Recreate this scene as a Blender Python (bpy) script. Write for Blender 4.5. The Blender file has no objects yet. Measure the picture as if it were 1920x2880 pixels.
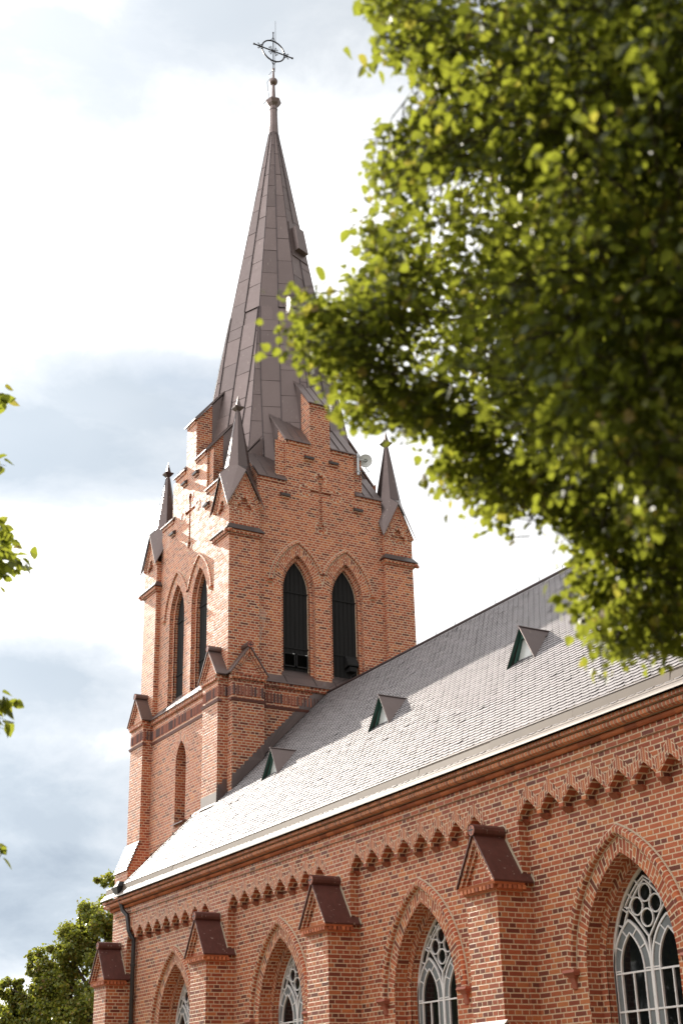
import bpy, math, random
from math import sin, cos, pi, sqrt, atan2, radians, acos
from mathutils import Vector, Matrix
from mathutils.geometry import tessellate_polygon, delaunay_2d_cdt
random.seed(7)
C = bpy.context.scene.collection
scene = bpy.context.scene

# ------------------------------------------------------------------ camera
YAW, PITCH, ROLL = 2.60756, 0.41439, -0.02517
CAM = Vector((35.8672, -18.7557, 1.65)); FPX = 3890.39
def cam_axes():
    fw = Vector((cos(PITCH)*cos(YAW), cos(PITCH)*sin(YAW), sin(PITCH)))
    r = Vector((sin(YAW), -cos(YAW), 0)); u = r.cross(fw)
    c, s = cos(ROLL), sin(ROLL)
    return c*r+s*u, -s*r+c*u, fw
RX, UP, FW = cam_axes()
cd = bpy.data.cameras.new('camera'); cam = bpy.data.objects.new('camera', cd); C.objects.link(cam)
m = Matrix((RX, UP, -FW)).transposed().to_4x4(); m.translation = CAM
cam.matrix_world = m
cd.sensor_fit = 'VERTICAL'; cd.sensor_height = 36; cd.sensor_width = 24
cd.lens = FPX/2880*36; cd.clip_end = 3000; cd.clip_start = .1
cd.dof.use_dof = True; cd.dof.focus_distance = 40; cd.dof.aperture_fstop = 2.4
scene.camera = cam
def cp(u, v, d):                       # where the thing seen at photo pixel (u, v) stands, d metres away
    dr = FW + RX*((u-960)/FPX) - UP*((v-1440)/FPX); dr.normalize()
    return CAM + dr*d

# ------------------------------------------------------------------ light
SUN_EL, SUN_AZ = radians(29), radians(184.0)          # azimuth measured from +x towards +y
sd = Vector((cos(SUN_EL)*cos(SUN_AZ), cos(SUN_EL)*sin(SUN_AZ), sin(SUN_EL)))
sl = bpy.data.lights.new('sun', 'SUN'); sl.energy = 5.0; sl.angle = radians(.5); sl.color = (1, .93, .82)
so = bpy.data.objects.new('sun', sl); C.objects.link(so); so.rotation_euler = (-sd).to_track_quat('-Z', 'Y').to_euler()

W = bpy.data.worlds.new('World'); scene.world = W; W.use_nodes = True
def build_world():
    nt = W.node_tree; N = nt.nodes; L = nt.links; N.clear()
    out = N.new('ShaderNodeOutputWorld')
    sky = N.new('ShaderNodeTexSky'); sky.sky_type = 'NISHITA'; sky.sun_disc = False
    sky.sun_elevation = SUN_EL; sky.sun_rotation = pi/2-SUN_AZ
    b1 = N.new('ShaderNodeBackground'); b1.inputs[1].default_value = .11; L.new(sky.outputs[0], b1.inputs[0])
    tc = N.new('ShaderNodeTexCoord')
    def mth(op, a, b=None, clamp=False):
        n = N.new('ShaderNodeMath'); n.operation = op; n.use_clamp = clamp
        for i, x in enumerate((a, b)):
            if x is None: continue
            if isinstance(x, (int, float)): n.inputs[i].default_value = x
            else: L.new(x, n.inputs[i])
        return n.outputs[0]
    def noise(scale, loc, detail, rough, stretch=(1, 1, 2.2)):
        mp = N.new('ShaderNodeMapping'); mp.inputs['Scale'].default_value = stretch; mp.inputs['Location'].default_value = loc
        L.new(tc.outputs['Generated'], mp.inputs[0])
        n = N.new('ShaderNodeTexNoise'); n.inputs['Scale'].default_value = scale; n.inputs['Detail'].default_value = detail
        n.inputs['Roughness'].default_value = rough; n.inputs['Distortion'].default_value = .25; L.new(mp.outputs[0], n.inputs['Vector'])
        return n.outputs[0]
    fine = noise(8, (3.1, .4, .2), 9, .62)
    big = noise(3.2, (.3, 1.7, 2.1), 4, .5)
    # grey cloud banks: soft patches of the cloud deck in given directions
    def bank(az, el, wid, hei, amp):
        d = Vector((cos(radians(el))*cos(radians(az)), cos(radians(el))*sin(radians(az)), sin(radians(el))))
        r = Vector((-sin(radians(az)), cos(radians(az)), 0)); u = d.cross(r)*-1
        def dot(v):
            n = N.new('ShaderNodeVectorMath'); n.operation = 'DOT_PRODUCT'; L.new(tc.outputs['Generated'], n.inputs[0]); n.inputs[1].default_value = v
            return n.outputs['Value']
        a = mth('DIVIDE', dot(r), wid); b = mth('DIVIDE', mth('SUBTRACT', dot(u), 0.), hei)
        q = mth('ADD', mth('MULTIPLY', a, a), mth('MULTIPLY', b, b))
        q = mth('ADD', q, mth('MULTIPLY', mth('SUBTRACT', fine, .5), 2.2))
        g = mth('SUBTRACT', 1., mth('MULTIPLY', q, .5), True)
        facing = mth('GREATER_THAN', dot(d), 0.)
        return mth('MULTIPLY', mth('MULTIPLY', g, facing), amp*1.2)
    banks = None
    for p in BANKS:
        g = bank(*p); banks = g if banks is None else mth('MAXIMUM', banks, g)
    tot = mth('ADD', banks, mth('MULTIPLY', mth('SUBTRACT', big, .5), .55), True)
    cr = N.new('ShaderNodeValToRGB'); L.new(tot, cr.inputs[0])
    e = cr.color_ramp.elements
    e[0].position = 0; e[0].color = (1.06, 1.06, 1.06, 1)
    e[1].position = 1; e[1].color = (.26, .305, .36, 1)
    for pos, col in ((.2, (.80, .81, .82)), (.5, (.47, .50, .535)), (.75, (.34, .385, .435))):
        x = e.new(pos); x.color = (*col, 1)
    # sky brightness raised out of view in the south west to light the south walls
    dt = N.new('ShaderNodeVectorMath'); dt.operation = 'DOT_PRODUCT'; L.new(tc.outputs['Generated'], dt.inputs[0]); dt.inputs[1].default_value = (cos(radians(10))*cos(radians(232)), cos(radians(10))*sin(radians(232)), sin(radians(10)))
    mr = N.new('ShaderNodeMapRange'); mr.interpolation_type = 'SMOOTHSTEP'; L.new(dt.outputs['Value'], mr.inputs[0])
    mr.inputs[1].default_value = -.4; mr.inputs[2].default_value = .85; mr.inputs[3].default_value = .46; mr.inputs[4].default_value = 1.42
    b2 = N.new('ShaderNodeBackground'); L.new(cr.outputs[0], b2.inputs[0]); L.new(mr.outputs[0], b2.inputs[1])
    mx = N.new('ShaderNodeMixShader')
    gap = N.new('ShaderNodeMapRange'); L.new(big, gap.inputs[0]); gap.inputs[1].default_value = .62; gap.inputs[2].default_value = .8
    gap.inputs[3].default_value = 1; gap.inputs[4].default_value = .8
    L.new(gap.outputs[0], mx.inputs[0]); L.new(b1.outputs[0], mx.inputs[1]); L.new(b2.outputs[0], mx.inputs[2])
    L.new(mx.outputs[0], out.inputs[0])
def direction(u, v):
    d = (cp(u, v, 1)-CAM); return math.degrees(atan2(d.y, d.x)), math.degrees(math.asin(d.z))
BANKS = []
for (u, v, wd, hd, amp) in ((60, 2540, .12, .055, .86), (150, 2250, .14, .055, .72), (60, 1960, .13, .045, .62), (60, 1240, .16, .05, .58),
                            (380, 1140, .14, .04, .54), (300, 180, .2, .08, .42), (850, 40, .2, .08, .46), (1250, 40, .12, .06, .32)):
    az, el = direction(u, v); BANKS.append((az, el, wd, hd, amp))
build_world()
scene.view_settings.view_transform = 'Standard'; scene.view_settings.look = 'None'
scene.view_settings.exposure = .85; scene.view_settings.gamma = 1
scene.cycles.max_bounces = 8; scene.cycles.transparent_max_bounces = 8
scene.cycles.use_denoising = True

# ------------------------------------------------------------------ materials
class NT:
    def __init__(s, name):
        s.mat = bpy.data.materials.new(name); s.mat.use_nodes = True
        s.nt = s.mat.node_tree; s.N = s.nt.nodes; s.L = s.nt.links
        s.p = s.N['Principled BSDF']
    def n(s, t, **k):
        x = s.N.new('ShaderNode'+t)
        for a, b in k.items(): setattr(x, a, b)
        return x
    def put(s, sock, v):
        if isinstance(v, (int, float)): sock.default_value = v
        elif isinstance(v, tuple): sock.default_value = v if len(v) != 3 or len(sock.default_value) == 3 else (*v, 1)
        else: s.L.new(v, sock)
    def m(s, op, a, b=0., clamp=False):
        x = s.n('Math', operation=op, use_clamp=clamp); s.put(x.inputs[0], a); s.put(x.inputs[1], b); return x.outputs[0]
    def mix(s, f, a, b, mode='MIX'):
        x = s.n('Mix', data_type='RGBA', blend_type=mode); s.put(x.inputs[0], f); s.put(x.inputs[6], a); s.put(x.inputs[7], b); return x.outputs[2]
    def ramp(s, f, stops, const=False):
        x = s.n('ValToRGB'); s.put(x.inputs[0], f); e = x.color_ramp.elements
        if const: x.color_ramp.interpolation = 'CONSTANT'
        e[0].position, e[0].color = stops[0][0], (*stops[0][1], 1); e[1].position, e[1].color = stops[-1][0], (*stops[-1][1], 1)
        for p, c in stops[1:-1]: k = e.new(p); k.color = (*c, 1)
        return x.outputs[0]
    def noise(s, scale, detail=4, rough=.5, vec=None, stretch=None):
        x = s.n('TexNoise'); x.inputs['Scale'].default_value = scale; x.inputs['Detail'].default_value = detail; x.inputs['Roughness'].default_value = rough
        if vec is None: vec = s.n('NewGeometry').outputs['Position']
        if stretch:
            mp = s.n('Mapping'); mp.inputs['Scale'].default_value = stretch; s.L.new(vec, mp.inputs[0]); vec = mp.outputs[0]
        s.L.new(vec, x.inputs['Vector']); return x.outputs[0]
    def attr(s, name='rnd'):
        x = s.n('Attribute', attribute_name=name); return x.outputs['Fac']
    def bump(s, h, strength, dist):
        x = s.n('Bump'); x.inputs['Strength'].default_value = strength; x.inputs['Distance'].default_value = dist; s.L.new(h, x.inputs['Height']); s.L.new(x.outputs[0], s.p.inputs['Normal'])
    def set(s, **k):
        nm = dict(col='Base Color', rough='Roughness', metal='Metallic', spec='Specular IOR Level', sheen='Sheen Weight', trans='Transmission Weight', coat='Coat Weight')
        for a, b in k.items(): s.put(s.p.inputs[nm[a]], b)
        return s.mat
def grazing(t, power, gain, rough, col):
    # rough masonry scatters light forward at grazing angles: a broad glossy lobe that grows towards grazing view
    lw = t.n('LayerWeight'); lw.inputs[0].default_value = .5
    f = t.m('MULTIPLY', t.m('POWER', lw.outputs['Facing'], power), gain, True)
    g = t.n('BsdfGlossy'); g.inputs['Color'].default_value = (*col, 1); g.inputs['Roughness'].default_value = rough
    mx = t.n('MixShader'); t.L.new(f, mx.inputs[0]); t.L.new(t.p.outputs[0], mx.inputs[1]); t.L.new(g.outputs[0], mx.inputs[2])
    nl = t.p.inputs['Normal'].links
    if nl: t.L.new(nl[0].from_socket, g.inputs['Normal'])
    t.L.new(mx.outputs[0], t.N['Material Output'].inputs[0]); return t.mat
HC = .077
def brick_mat(name, uv=False, dark=1.):
    t = NT(name); geo = t.n('NewGeometry')
    if uv:
        sp = t.n('SeparateXYZ'); tc = t.n('UVMap', uv_map='UVMap'); t.L.new(tc.outputs[0], sp.inputs[0]); u, v = sp.outputs[0], sp.outputs[1]
    else:
        sp = t.n('SeparateXYZ'); t.L.new(geo.outputs['Position'], sp.inputs[0])
        sn = t.n('SeparateXYZ'); t.L.new(geo.outputs['True Normal'], sn.inputs[0])
        ax = t.m('ABSOLUTE', sn.outputs[0]); ay = t.m('ABSOLUTE', sn.outputs[1]); az = t.m('ABSOLUTE', sn.outputs[2])
        usey = t.m('GREATER_THAN', ax, ay)
        u = t.m('ADD', t.m('MULTIPLY', usey, sp.outputs[1]), t.m('MULTIPLY', t.m('SUBTRACT', 1., usey), sp.outputs[0]))
        up = t.m('GREATER_THAN', az, .8)
        v = t.m('ADD', t.m('MULTIPLY', t.m('SUBTRACT', 1., up), sp.outputs[2]), t.m('MULTIPLY', up, sp.outputs[1]))
    wob = t.noise(9, 2, .5)
    u = t.m('ADD', u, t.m('MULTIPLY', t.m('SUBTRACT', wob, .5), .006))
    v = t.m('ADD', v, t.m('MULTIPLY', t.m('SUBTRACT', wob, .5), .006))
    r = t.m('DIVIDE', v, HC); row = t.m('FLOOR', r); fv = t.m('FRACT', r)
    par = t.m('FLOORED_MODULO', row, 2.)
    half = t.m('FLOORED_MODULO', t.m('FLOOR', t.m('MULTIPLY', row, .5)), 2.)
    Ln = t.m('SUBTRACT', .26, t.m('MULTIPLY', par, .13))
    off = t.m('ADD', t.m('MULTIPLY', par, .065), t.m('MULTIPLY', t.m('MULTIPLY', half, t.m('SUBTRACT', 1., par)), .13))
    q = t.m('DIVIDE', t.m('ADD', u, t.m('ADD', off, 100.1)), Ln); col = t.m('FLOOR', q); fu = t.m('FRACT', q)
    du = t.m('MULTIPLY', t.m('MINIMUM', fu, t.m('SUBTRACT', 1., fu)), Ln)
    dv = t.m('MULTIPLY', t.m('MINIMUM', fv, t.m('SUBTRACT', 1., fv)), HC)
    d = t.m('MINIMUM', du, dv)
    d = t.m('ADD', d, t.m('MULTIPLY', t.m('SUBTRACT', t.noise(60, 2, .6), .5), .004))
    mr = t.n('MapRange'); t.L.new(d, mr.inputs[0]); mr.inputs[1].default_value = .0065; mr.inputs[2].default_value = .0105; mask = mr.outputs[0]
    cv = t.n('CombineXYZ'); t.L.new(col, cv.inputs[0]); t.L.new(row, cv.inputs[1])
    sgn = t.n('SeparateXYZ'); t.L.new(geo.outputs['True Normal'], sgn.inputs[0]); t.L.new(t.m('ROUND', t.m('MULTIPLY', sgn.outputs[0], 3.)), cv.inputs[2])
    wn = t.n('TexWhiteNoise'); t.L.new(cv.outputs[0], wn.inputs[0]); rnd = wn.outputs[0]
    k = dark
    cm = t.ramp(rnd, [(0, (.12*k, .04*k, .031*k)), (.12, (.22*k, .056*k, .038*k)), (.28, (.37*k, .090*k, .047*k)), (.6, (.46*k, .120*k, .057*k)), (.85, (.52*k, .152*k, .068*k)), (1, (.60*k, .205*k, .08*k))])
    cm = t.mix(t.m('MULTIPLY', t.noise(22, 5, .65), .4), cm, (.2*k, .062*k, .036*k), 'MIX')
    big = t.noise(.7, 4, .55)
    cm = t.mix(t.m('MULTIPLY', t.m('SUBTRACT', big, .45, True), 1.2), cm, (.16*k, .055*k, .038*k))
    mort = t.mix(t.noise(3, 4, .6), (.52, .37, .25), (.72, .54, .38))
    c = t.mix(mask, mort, cm)
    # lime stains in ragged patches
    st = t.m('MULTIPLY', t.m('GREATER_THAN', t.noise(1.3, 6, .7, stretch=(1, 1, .3)), .66), .3)
    c = t.mix(st, c, (.55, .42, .34))
    t.bump(t.m('ADD', t.m('MULTIPLY', mask, .6), t.m('MULTIPLY', t.noise(45, 4, .7), .4)), .55, .012)
    wn2 = t.n('TexWhiteNoise'); t.L.new(t.m('MULTIPLY', rnd, 91.7), wn2.inputs[0]) if False else t.L.new(cv.outputs[0], wn2.inputs[0])
    rough = t.m('ADD', .46, t.m('MULTIPLY', t.m('FRACT', t.m('MULTIPLY', rnd, 17.3)), .3))
    t.set(col=c, rough=rough, spec=.13)
    return grazing(t, 5, .6, .62, (1, .88, .78))
BRICK = brick_mat('brickwork'); BRICKUV = brick_mat('shaped_brickwork', True)

def mat_plain(name, col, rough=.5, metal=0., spec=.5, var=.25, sc=6., stretch=None, bump=0.):
    t = NT(name); n = t.noise(sc, 5, .6, stretch=stretch)
    c = t.mix(n, tuple(x*(1-var) for x in col), tuple(min(1, x*(1+var)) for x in col))
    if bump: t.bump(n, bump, .02)
    return t.set(col=c, rough=rough, metal=metal, spec=spec)
def mat_copper(name, r0, k=1.):
    t = NT(name); r = t.attr()
    c = t.ramp(r, [(0, (.145*k, .113*k, .106*k)), (.5, (.17*k, .129*k, .12*k)), (1, (.20*k, .153*k, .142*k))])
    c = t.mix(t.m('MULTIPLY', t.noise(2.5, 5, .65, stretch=(1, 1, .2)), .6), c, (.15, .115, .108))
    streak = t.m('MULTIPLY', t.m('GREATER_THAN', t.noise(7, 3, .5, stretch=(3.5, 3.5, .45)), .70), .38)
    c = t.mix(streak, c, (.42, .36, .30))
    t.bump(t.noise(2.2, 3, .5), .25, .05)
    return t.set(col=c, rough=t.m('ADD', r0, t.m('MULTIPLY', t.noise(5, 4, .6), .2)), metal=.82, spec=.5)
COPPER = mat_copper('brown_oxidised_copper', .34); COPPERB = mat_copper('burnished_pinnacle_copper', .22, .62)
SEAM = mat_plain('copper_seam', (.05, .034, .034), .5, .4)
def mat_slate():
    t = NT('roof_slate'); r = t.attr()
    c = t.ramp(r, [(0, (.022, .019, .021)), (.35, (.04, .035, .037)), (.7, (.06, .052, .054)), (1, (.105, .09, .09))])
    c = t.mix(t.m('MULTIPLY', t.noise(.5, 4, .6), .5), c, (.07, .06, .065))
    t.bump(t.noise(30, 4, .6), .3, .004)
    t.set(col=c, rough=t.m('ADD', .5, t.m('MULTIPLY', t.m('FRACT', t.m('MULTIPLY', r, 9.7)), .16)), spec=.25)
    return grazing(t, 3.0, .39, .72, (.94, .89, .89))
SLATE = mat_slate()
SHEET = mat_plain('eaves_sheet_metal', (.24, .2, .17), .42, .25, .6, .22, 2.5, (1, 1, .15))
BOARD = mat_plain('beige_gutter_metal', (.135, .10, .075), .65, .0, .25, .25, 2.5, (1, 1, .15))
PATINA = mat_plain('green_copper', (.05, .12, .095), .55, .2, .5, .45, 9, (1, 1, .4))
BLACKW = mat_plain('black_boards', (.019, .018, .018), .8, 0, .12, .3, 20, (1, 1, .1))
WHITE = mat_plain('grey_white_paint', (.74, .70, .70), .45, 0, .5, .12, 12)
WHITE2 = mat_plain('blue_grey_paint', (.17, .18, .19), .5, 0, .5, .2, 8)
TILE = mat_plain('dark_glazed_tile', (.05, .036, .034), .28, 0, .6, .5, 30)
def mat_cap():
    t = NT('oxblood_cap_metal'); c = t.mix(t.noise(7, 5, .6, stretch=(1.5, 1.5, .5)), (.055, .020, .017), (.15, .052, .042))
    c = t.mix(t.m('MULTIPLY', t.m('GREATER_THAN', t.noise(9, 4, .6, stretch=(3, 1.2, .3)), .66), .5), c, (.42, .36, .31))
    t.bump(t.noise(4, 2, .5), .3, .03)
    return t.set(col=c, rough=t.m('ADD', .3, t.m('MULTIPLY', t.noise(6, 4, .6), .3)), metal=.2, spec=.5)
CAPTILE = mat_cap()
TERRA = mat_plain('terracotta', (.34, .11, .07), .6, 0, .4, .25, 25)
IRON = mat_plain('black_iron', (.03, .028, .034), .45, .5, .5, .3, 10)
GALV = mat_plain('galvanised_steel', (.45, .46, .47), .4, .6, .5, .2, 20)
DISHM = mat_plain('white_dish_enamel', (.62, .62, .60), .4, 0, .5, .06, 8)
PIPE = mat_plain('dark_zinc_pipe', (.06, .056, .058), .4, .6, .5, .4, 8, (1, 1, .3))
MORTAR = mat_plain('mortar_fillet', (.52, .42, .31), .8, 0, .3, .15, 10)
def mat_soldier():
    t = NT('dark_soldier_bricks'); r = t.attr()
    c = t.ramp(r, [(0, (.06, .028, .026)), (.35, (.11, .045, .036)), (.6, (.26, .078, .042)), (1, (.36, .11, .055))])
    c = t.mix(t.m('MULTIPLY', t.noise(20, 4, .6), .5), c, (.12, .05, .04)); return t.set(col=c, rough=.6, spec=.45)
SOLDIER = mat_soldier()
def mat_glass():
    t = NT('dark_leaded_glass'); t.bump(t.noise(1.7, 2, .5), .12, .05)
    return t.set(col=(.006, .007, .008), rough=.05, spec=.3)
GLASS = mat_glass()
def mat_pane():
    t = NT('sky_white_dormer_pane'); return t.set(col=(.55, .55, .53), rough=.18, spec=.6)  # pale base colour paints the sky's reflection into the pane
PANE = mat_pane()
def mat_leaf(name, stops, tl=.5):
    t = NT(name); r = t.attr()
    c = t.ramp(r, stops)
    c = t.mix(t.m('MULTIPLY', t.noise(40, 3, .6), .35), c, (.035, .045, .01))
    t.set(col=c, rough=.45, spec=.35)
    tr = t.n('BsdfTranslucent'); t.L.new(t.mix(.55, c, (.57, .61, .06)), tr.inputs[0])
    mx = t.n('MixShader'); mx.inputs[0].default_value = tl; t.L.new(t.p.outputs[0], mx.inputs[1]); t.L.new(tr.outputs[0], mx.inputs[2])
    t.L.new(mx.outputs[0], t.N['Material Output'].inputs[0]); return t.mat
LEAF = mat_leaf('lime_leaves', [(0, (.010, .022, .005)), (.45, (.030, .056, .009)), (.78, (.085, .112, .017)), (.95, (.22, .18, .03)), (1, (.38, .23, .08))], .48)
LEAF2 = mat_leaf('distant_lime_leaves', [(0, (.036, .054, .012)), (.5, (.09, .12, .022)), (.85, (.18, .175, .03)), (1, (.20, .13, .035))], .35)
BARK = mat_plain('lime_bark', (.07, .055, .04), .85, 0, .3, .5, 14, (1, 1, .3), .6)
BOUNCE_GROUND = mat_plain('pale_bounce_ground', (.17, .16, .11), .9, 0, .2, .5, .4)  # unseen ground, made pale to bounce fill light up under the eaves

# ------------------------------------------------------------------ mesh helpers
def inside(poly, x, y):
    c = False; n = len(poly)
    for i in range(n):
        (x0, y0), (x1, y1) = poly[i], poly[(i+1) % n]
        if (y0 > y) != (y1 > y) and x < (x1-x0)*(y-y0)/(y1-y0)+x0: c = not c
    return c
class MB:
    def __init__(s, T=None): s.v = []; s.f = []; s.uv = []; s.r = []; s.mi = []; s.T = T; s.hasuv = False
    def add(s, vs, fs, uvs=None, rnd=None, mi=0):
        o = len(s.v); s.v += [tuple(s.T(*p)) if s.T else tuple(p) for p in vs]
        for k, f in enumerate(fs):
            s.f.append([o+i for i in f]); s.r.append(random.random() if rnd is None else rnd); s.mi.append(mi)
            if uvs: s.uv.append([uvs[i] for i in f]); s.hasuv = True
            else: s.uv.append(None)
    def quad(s, a, b, c, d, uvs=None, **k): s.add([a, b, c, d], [(0, 1, 2, 3)], uvs, **k)
    def hexa(s, p, **k): s.add(p, [(0, 3, 2, 1), (4, 5, 6, 7), (0, 1, 5, 4), (1, 2, 6, 5), (2, 3, 7, 6), (3, 0, 4, 7)], **k)
    def box(s, x0, x1, y0, y1, z0, z1, **k):
        s.hexa([(x0, y0, z0), (x1, y0, z0), (x1, y1, z0), (x0, y1, z0), (x0, y0, z1), (x1, y0, z1), (x1, y1, z1), (x0, y1, z1)], rnd=k.pop('rnd', random.random()), **k)
    def poly(s, loops, P, **k):                   # flat polygon with holes; loops of (u, v); P(u, v) -> xyz
        if len(loops) > 1:
            pts = []; ed = []
            for l in loops:
                o = len(pts); pts += [Vector(q) for q in l]; ed += [(o+i, o+(i+1) % len(l)) for i in range(len(l))]
            vv, _, ff, *_r = delaunay_2d_cdt(pts, ed, [], 1, 1e-5)
            def solid(f):
                x = sum(vv[i][0] for i in f)/len(f); y = sum(vv[i][1] for i in f)/len(f)
                return not any(inside(l, x, y) for l in loops[1:])
            ff = [f for f in ff if solid(f)]
            s.add([P(*q) for q in vv], [tuple(f) for f in ff], **k); return
        tri = tessellate_polygon([[Vector((a, b, 0)) for a, b in l] for l in loops]); fl = [q for l in loops for q in l]
        s.add([P(*q) for q in fl], [tuple(t) for t in tri], **k)
    def strip(s, pts, P0, P1, closed=False, uvd=None, **k):   # wall between two offsets of one outline
        n = len(pts); acc = 0; uvs = []
        vs = []
        for i, q in enumerate(pts):
            if i: acc += math.dist(q, pts[i-1])
            vs += [P0(*q), P1(*q)]; uvs += [(0, acc), (uvd or .1, acc)]
        fs = [(2*i, 2*i+1, 2*i+3, 2*i+2) for i in range(n-1)]
        if closed: fs.append((2*n-2, 2*n-1, 1, 0))
        s.add(vs, fs, uvs if uvd else None, **k)
    def prism(s, loop, P0, P1, **k):
        s.poly([loop], P0, **k); s.poly([loop], P1, **k); s.strip(loop, P0, P1, True, **k)
    def tube(s, path, r, n=8, cap=True, **k):
        path = [Vector(p) for p in path]; rs = r if isinstance(r, (list, tuple)) else [r]*len(path)
        vs = []; fs = []; up = None
        for i, p in enumerate(path):
            t = (path[min(i+1, len(path)-1)]-path[max(i-1, 0)]).normalized()
            a = t.cross(Vector((0, 0, 1)) if abs(t.z) < .9 else Vector((1, 0, 0))).normalized() if up is None else (up-t*up.dot(t)).normalized()
            up = a; b = t.cross(a)
            vs += [tuple(p+(a*cos(2*pi*j/n)+b*sin(2*pi*j/n))*rs[i]) for j in range(n)]
        for i in range(len(path)-1):
            for j in range(n): fs.append((i*n+j, i*n+(j+1) % n, (i+1)*n+(j+1) % n, (i+1)*n+j))
        if cap: fs += [tuple(range(n)), tuple(range((len(path)-1)*n, len(path)*n))]
        s.add(vs, fs, rnd=k.pop('rnd', random.random()), **k)
    def lathe(s, c, prof, n=16, ph=0., **k):
        vs = [(c[0]+r*cos(2*pi*j/n+ph), c[1]+r*sin(2*pi*j/n+ph), z) for r, z in prof for j in range(n)]
        fs = [(i*n+j, i*n+(j+1) % n, (i+1)*n+(j+1) % n, (i+1)*n+j) for i in range(len(prof)-1) for j in range(n)]
        s.add(vs, fs, **k)
    def build(s, name, mat, parent=None, smooth=False):
        me = bpy.data.meshes.new(name); me.from_pydata(s.v, [], s.f)
        for mm in (mat if isinstance(mat, (list, tuple)) else [mat]): me.materials.append(mm)
        a = me.attributes.new('rnd', 'FLOAT', 'FACE'); a.data.foreach_set('value', s.r)
        me.polygons.foreach_set('material_index', s.mi)
        if s.hasuv:
            ul = me.uv_layers.new(name='UVMap'); i = 0
            for f, u in zip(s.f, s.uv):
                for j in range(len(f)):
                    ul.data[i].uv = u[j] if u else (0, 0); i += 1
        if smooth: me.polygons.foreach_set('use_smooth', [True]*len(s.f))
        me.update()
        o = bpy.data.objects.new(name, me); C.objects.link(o)
        if parent: o.parent = parent
        return o
def thing(name, label, cat, loc=(0, 0, 0), group=None, kind=None):
    o = bpy.data.objects.new(name, None); C.objects.link(o); o.location = loc; o.empty_display_size = .3
    tag(o, label, cat, group, kind); return o
def tag(o, label=None, cat=None, group=None, kind=None):
    for k, v in (('label', label), ('category', cat), ('group', group), ('kind', kind)):
        if v: o[k] = v
    return o
def arch(cx, zs, hw, c, zb=None, n=12, clip=None):     # pointed arch outline, left foot -> apex -> right foot
    R = hw+c; th1 = acos(-c/R); pts = []
    L = [(cx+c+R*cos(pi+(th1-pi)*i/n), zs+R*sin(pi+(th1-pi)*i/n)) for i in range(n+1)]
    Rr = [(2*cx-x, z) for x, z in reversed(L[:-1])]
    pts = L+Rr
    if zb is not None: pts = [(cx-hw, zb)]+pts+[(cx+hw, zb)]
    return pts
def apex(zs, hw, c): return zs+sqrt((hw+c)**2-c*c)
def ring(mb, cx, zs, hi, ho, c, P, d0, d1, zb=None, n=14, foot=0., keep=None, convex=False, mi=0):
    # raised arch band between half widths hi and ho, front at depth d1, sides back to d0; bricks run round it
    A = arch(cx, zs, hi, c, zb, n); B = arch(cx, zs, ho, c, zb, n); N = len(A)
    acc = 0; V = []
    for i in range(N):
        if i: acc += .5*(math.dist(A[i], A[i-1])+math.dist(B[i], B[i-1]))
        V.append(acc)
    for i in range(N-1):
        if keep and not (keep(*A[i]) and keep(*A[i+1]) and keep(*B[i]) and keep(*B[i+1])): continue
        a, a2, b, b2 = A[i], A[i+1], B[i], B[i+1]; w = ho-hi
        if convex:
            prof = [(0, d0), (.12, d1-.25*(d1-d0)), (.3, d1), (.7, d1), (.9, d1-.3*(d1-d0)), (1, d0)]
        else: prof = [(0, d0), (0, d1), (1, d1), (1, d0)]
        for (f0, e0), (f1, e1) in zip(prof[:-1], prof[1:]):
            L = lambda p, q, f: (p[0]+(q[0]-p[0])*f, p[1]+(q[1]-p[1])*f)
            q = [P(*L(a, b, f0), e0), P(*L(a, b, f1), e1), P(*L(a2, b2, f1), e1), P(*L(a2, b2, f0), e0)]
            s0 = f0*w+(e0-d0)*.3; s1 = f1*w+(e1-d0)*.3+(.0 if f0 != f1 else .1)
            mb.quad(*q, uvs=[(s0, V[i]), (s1, V[i]), (s1, V[i+1]), (s0, V[i+1])], rnd=.5, mi=mi)
def disc_loop(cx, cz, r, n=14, a0=0., a1=2*pi, full=True):
    return [(cx+r*cos(a0+(a1-a0)*i/(n if full else n-1)), cz+r*sin(a0+(a1-a0)*i/(n if full else n-1))) for i in range(n)]
def annulus(mb, cx, cz, ri, ro, P, d0, d1, n=18, a0=0., a1=2*pi, line=.013):
    if line:                                  # mortar joint round the ring
        for i in range(n):
            t0 = a0+(a1-a0)*i/n; t1 = a0+(a1-a0)*(i+1)/n
            pt = lambda r, t, d: P(cx+r*cos(t), cz+r*sin(t), d)
            mb.quad(pt(ro, t0, d1-.002), pt(ro+line, t0, d1-.002), pt(ro+line, t1, d1-.002), pt(ro, t1, d1-.002), mi=1)
    for i in range(n):
        t0 = a0+(a1-a0)*i/n; t1 = a0+(a1-a0)*(i+1)/n; rm = (ri+ro)/2
        pt = lambda r, t, d: P(cx+r*cos(t), cz+r*sin(t), d)
        uv = lambda r, t: (r-ri, t*rm*.6)
        mb.quad(pt(ri, t0, d1), pt(ro, t0, d1), pt(ro, t1, d1), pt(ri, t1, d1), uvs=[uv(ri, t0), uv(ro, t0), uv(ro, t1), uv(ri, t1)], rnd=.5)
        for r in (ri, ro): mb.quad(pt(r, t0, d0), pt(r, t0, d1), pt(r, t1, d1), pt(r, t1, d0), uvs=[(0, t0*rm), (.05, t0*rm), (.05, t1*rm), (0, t1*rm)], rnd=.5)

church = thing('church', 'red brick church with a copper spired tower and slate roofed nave', 'church')
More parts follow.
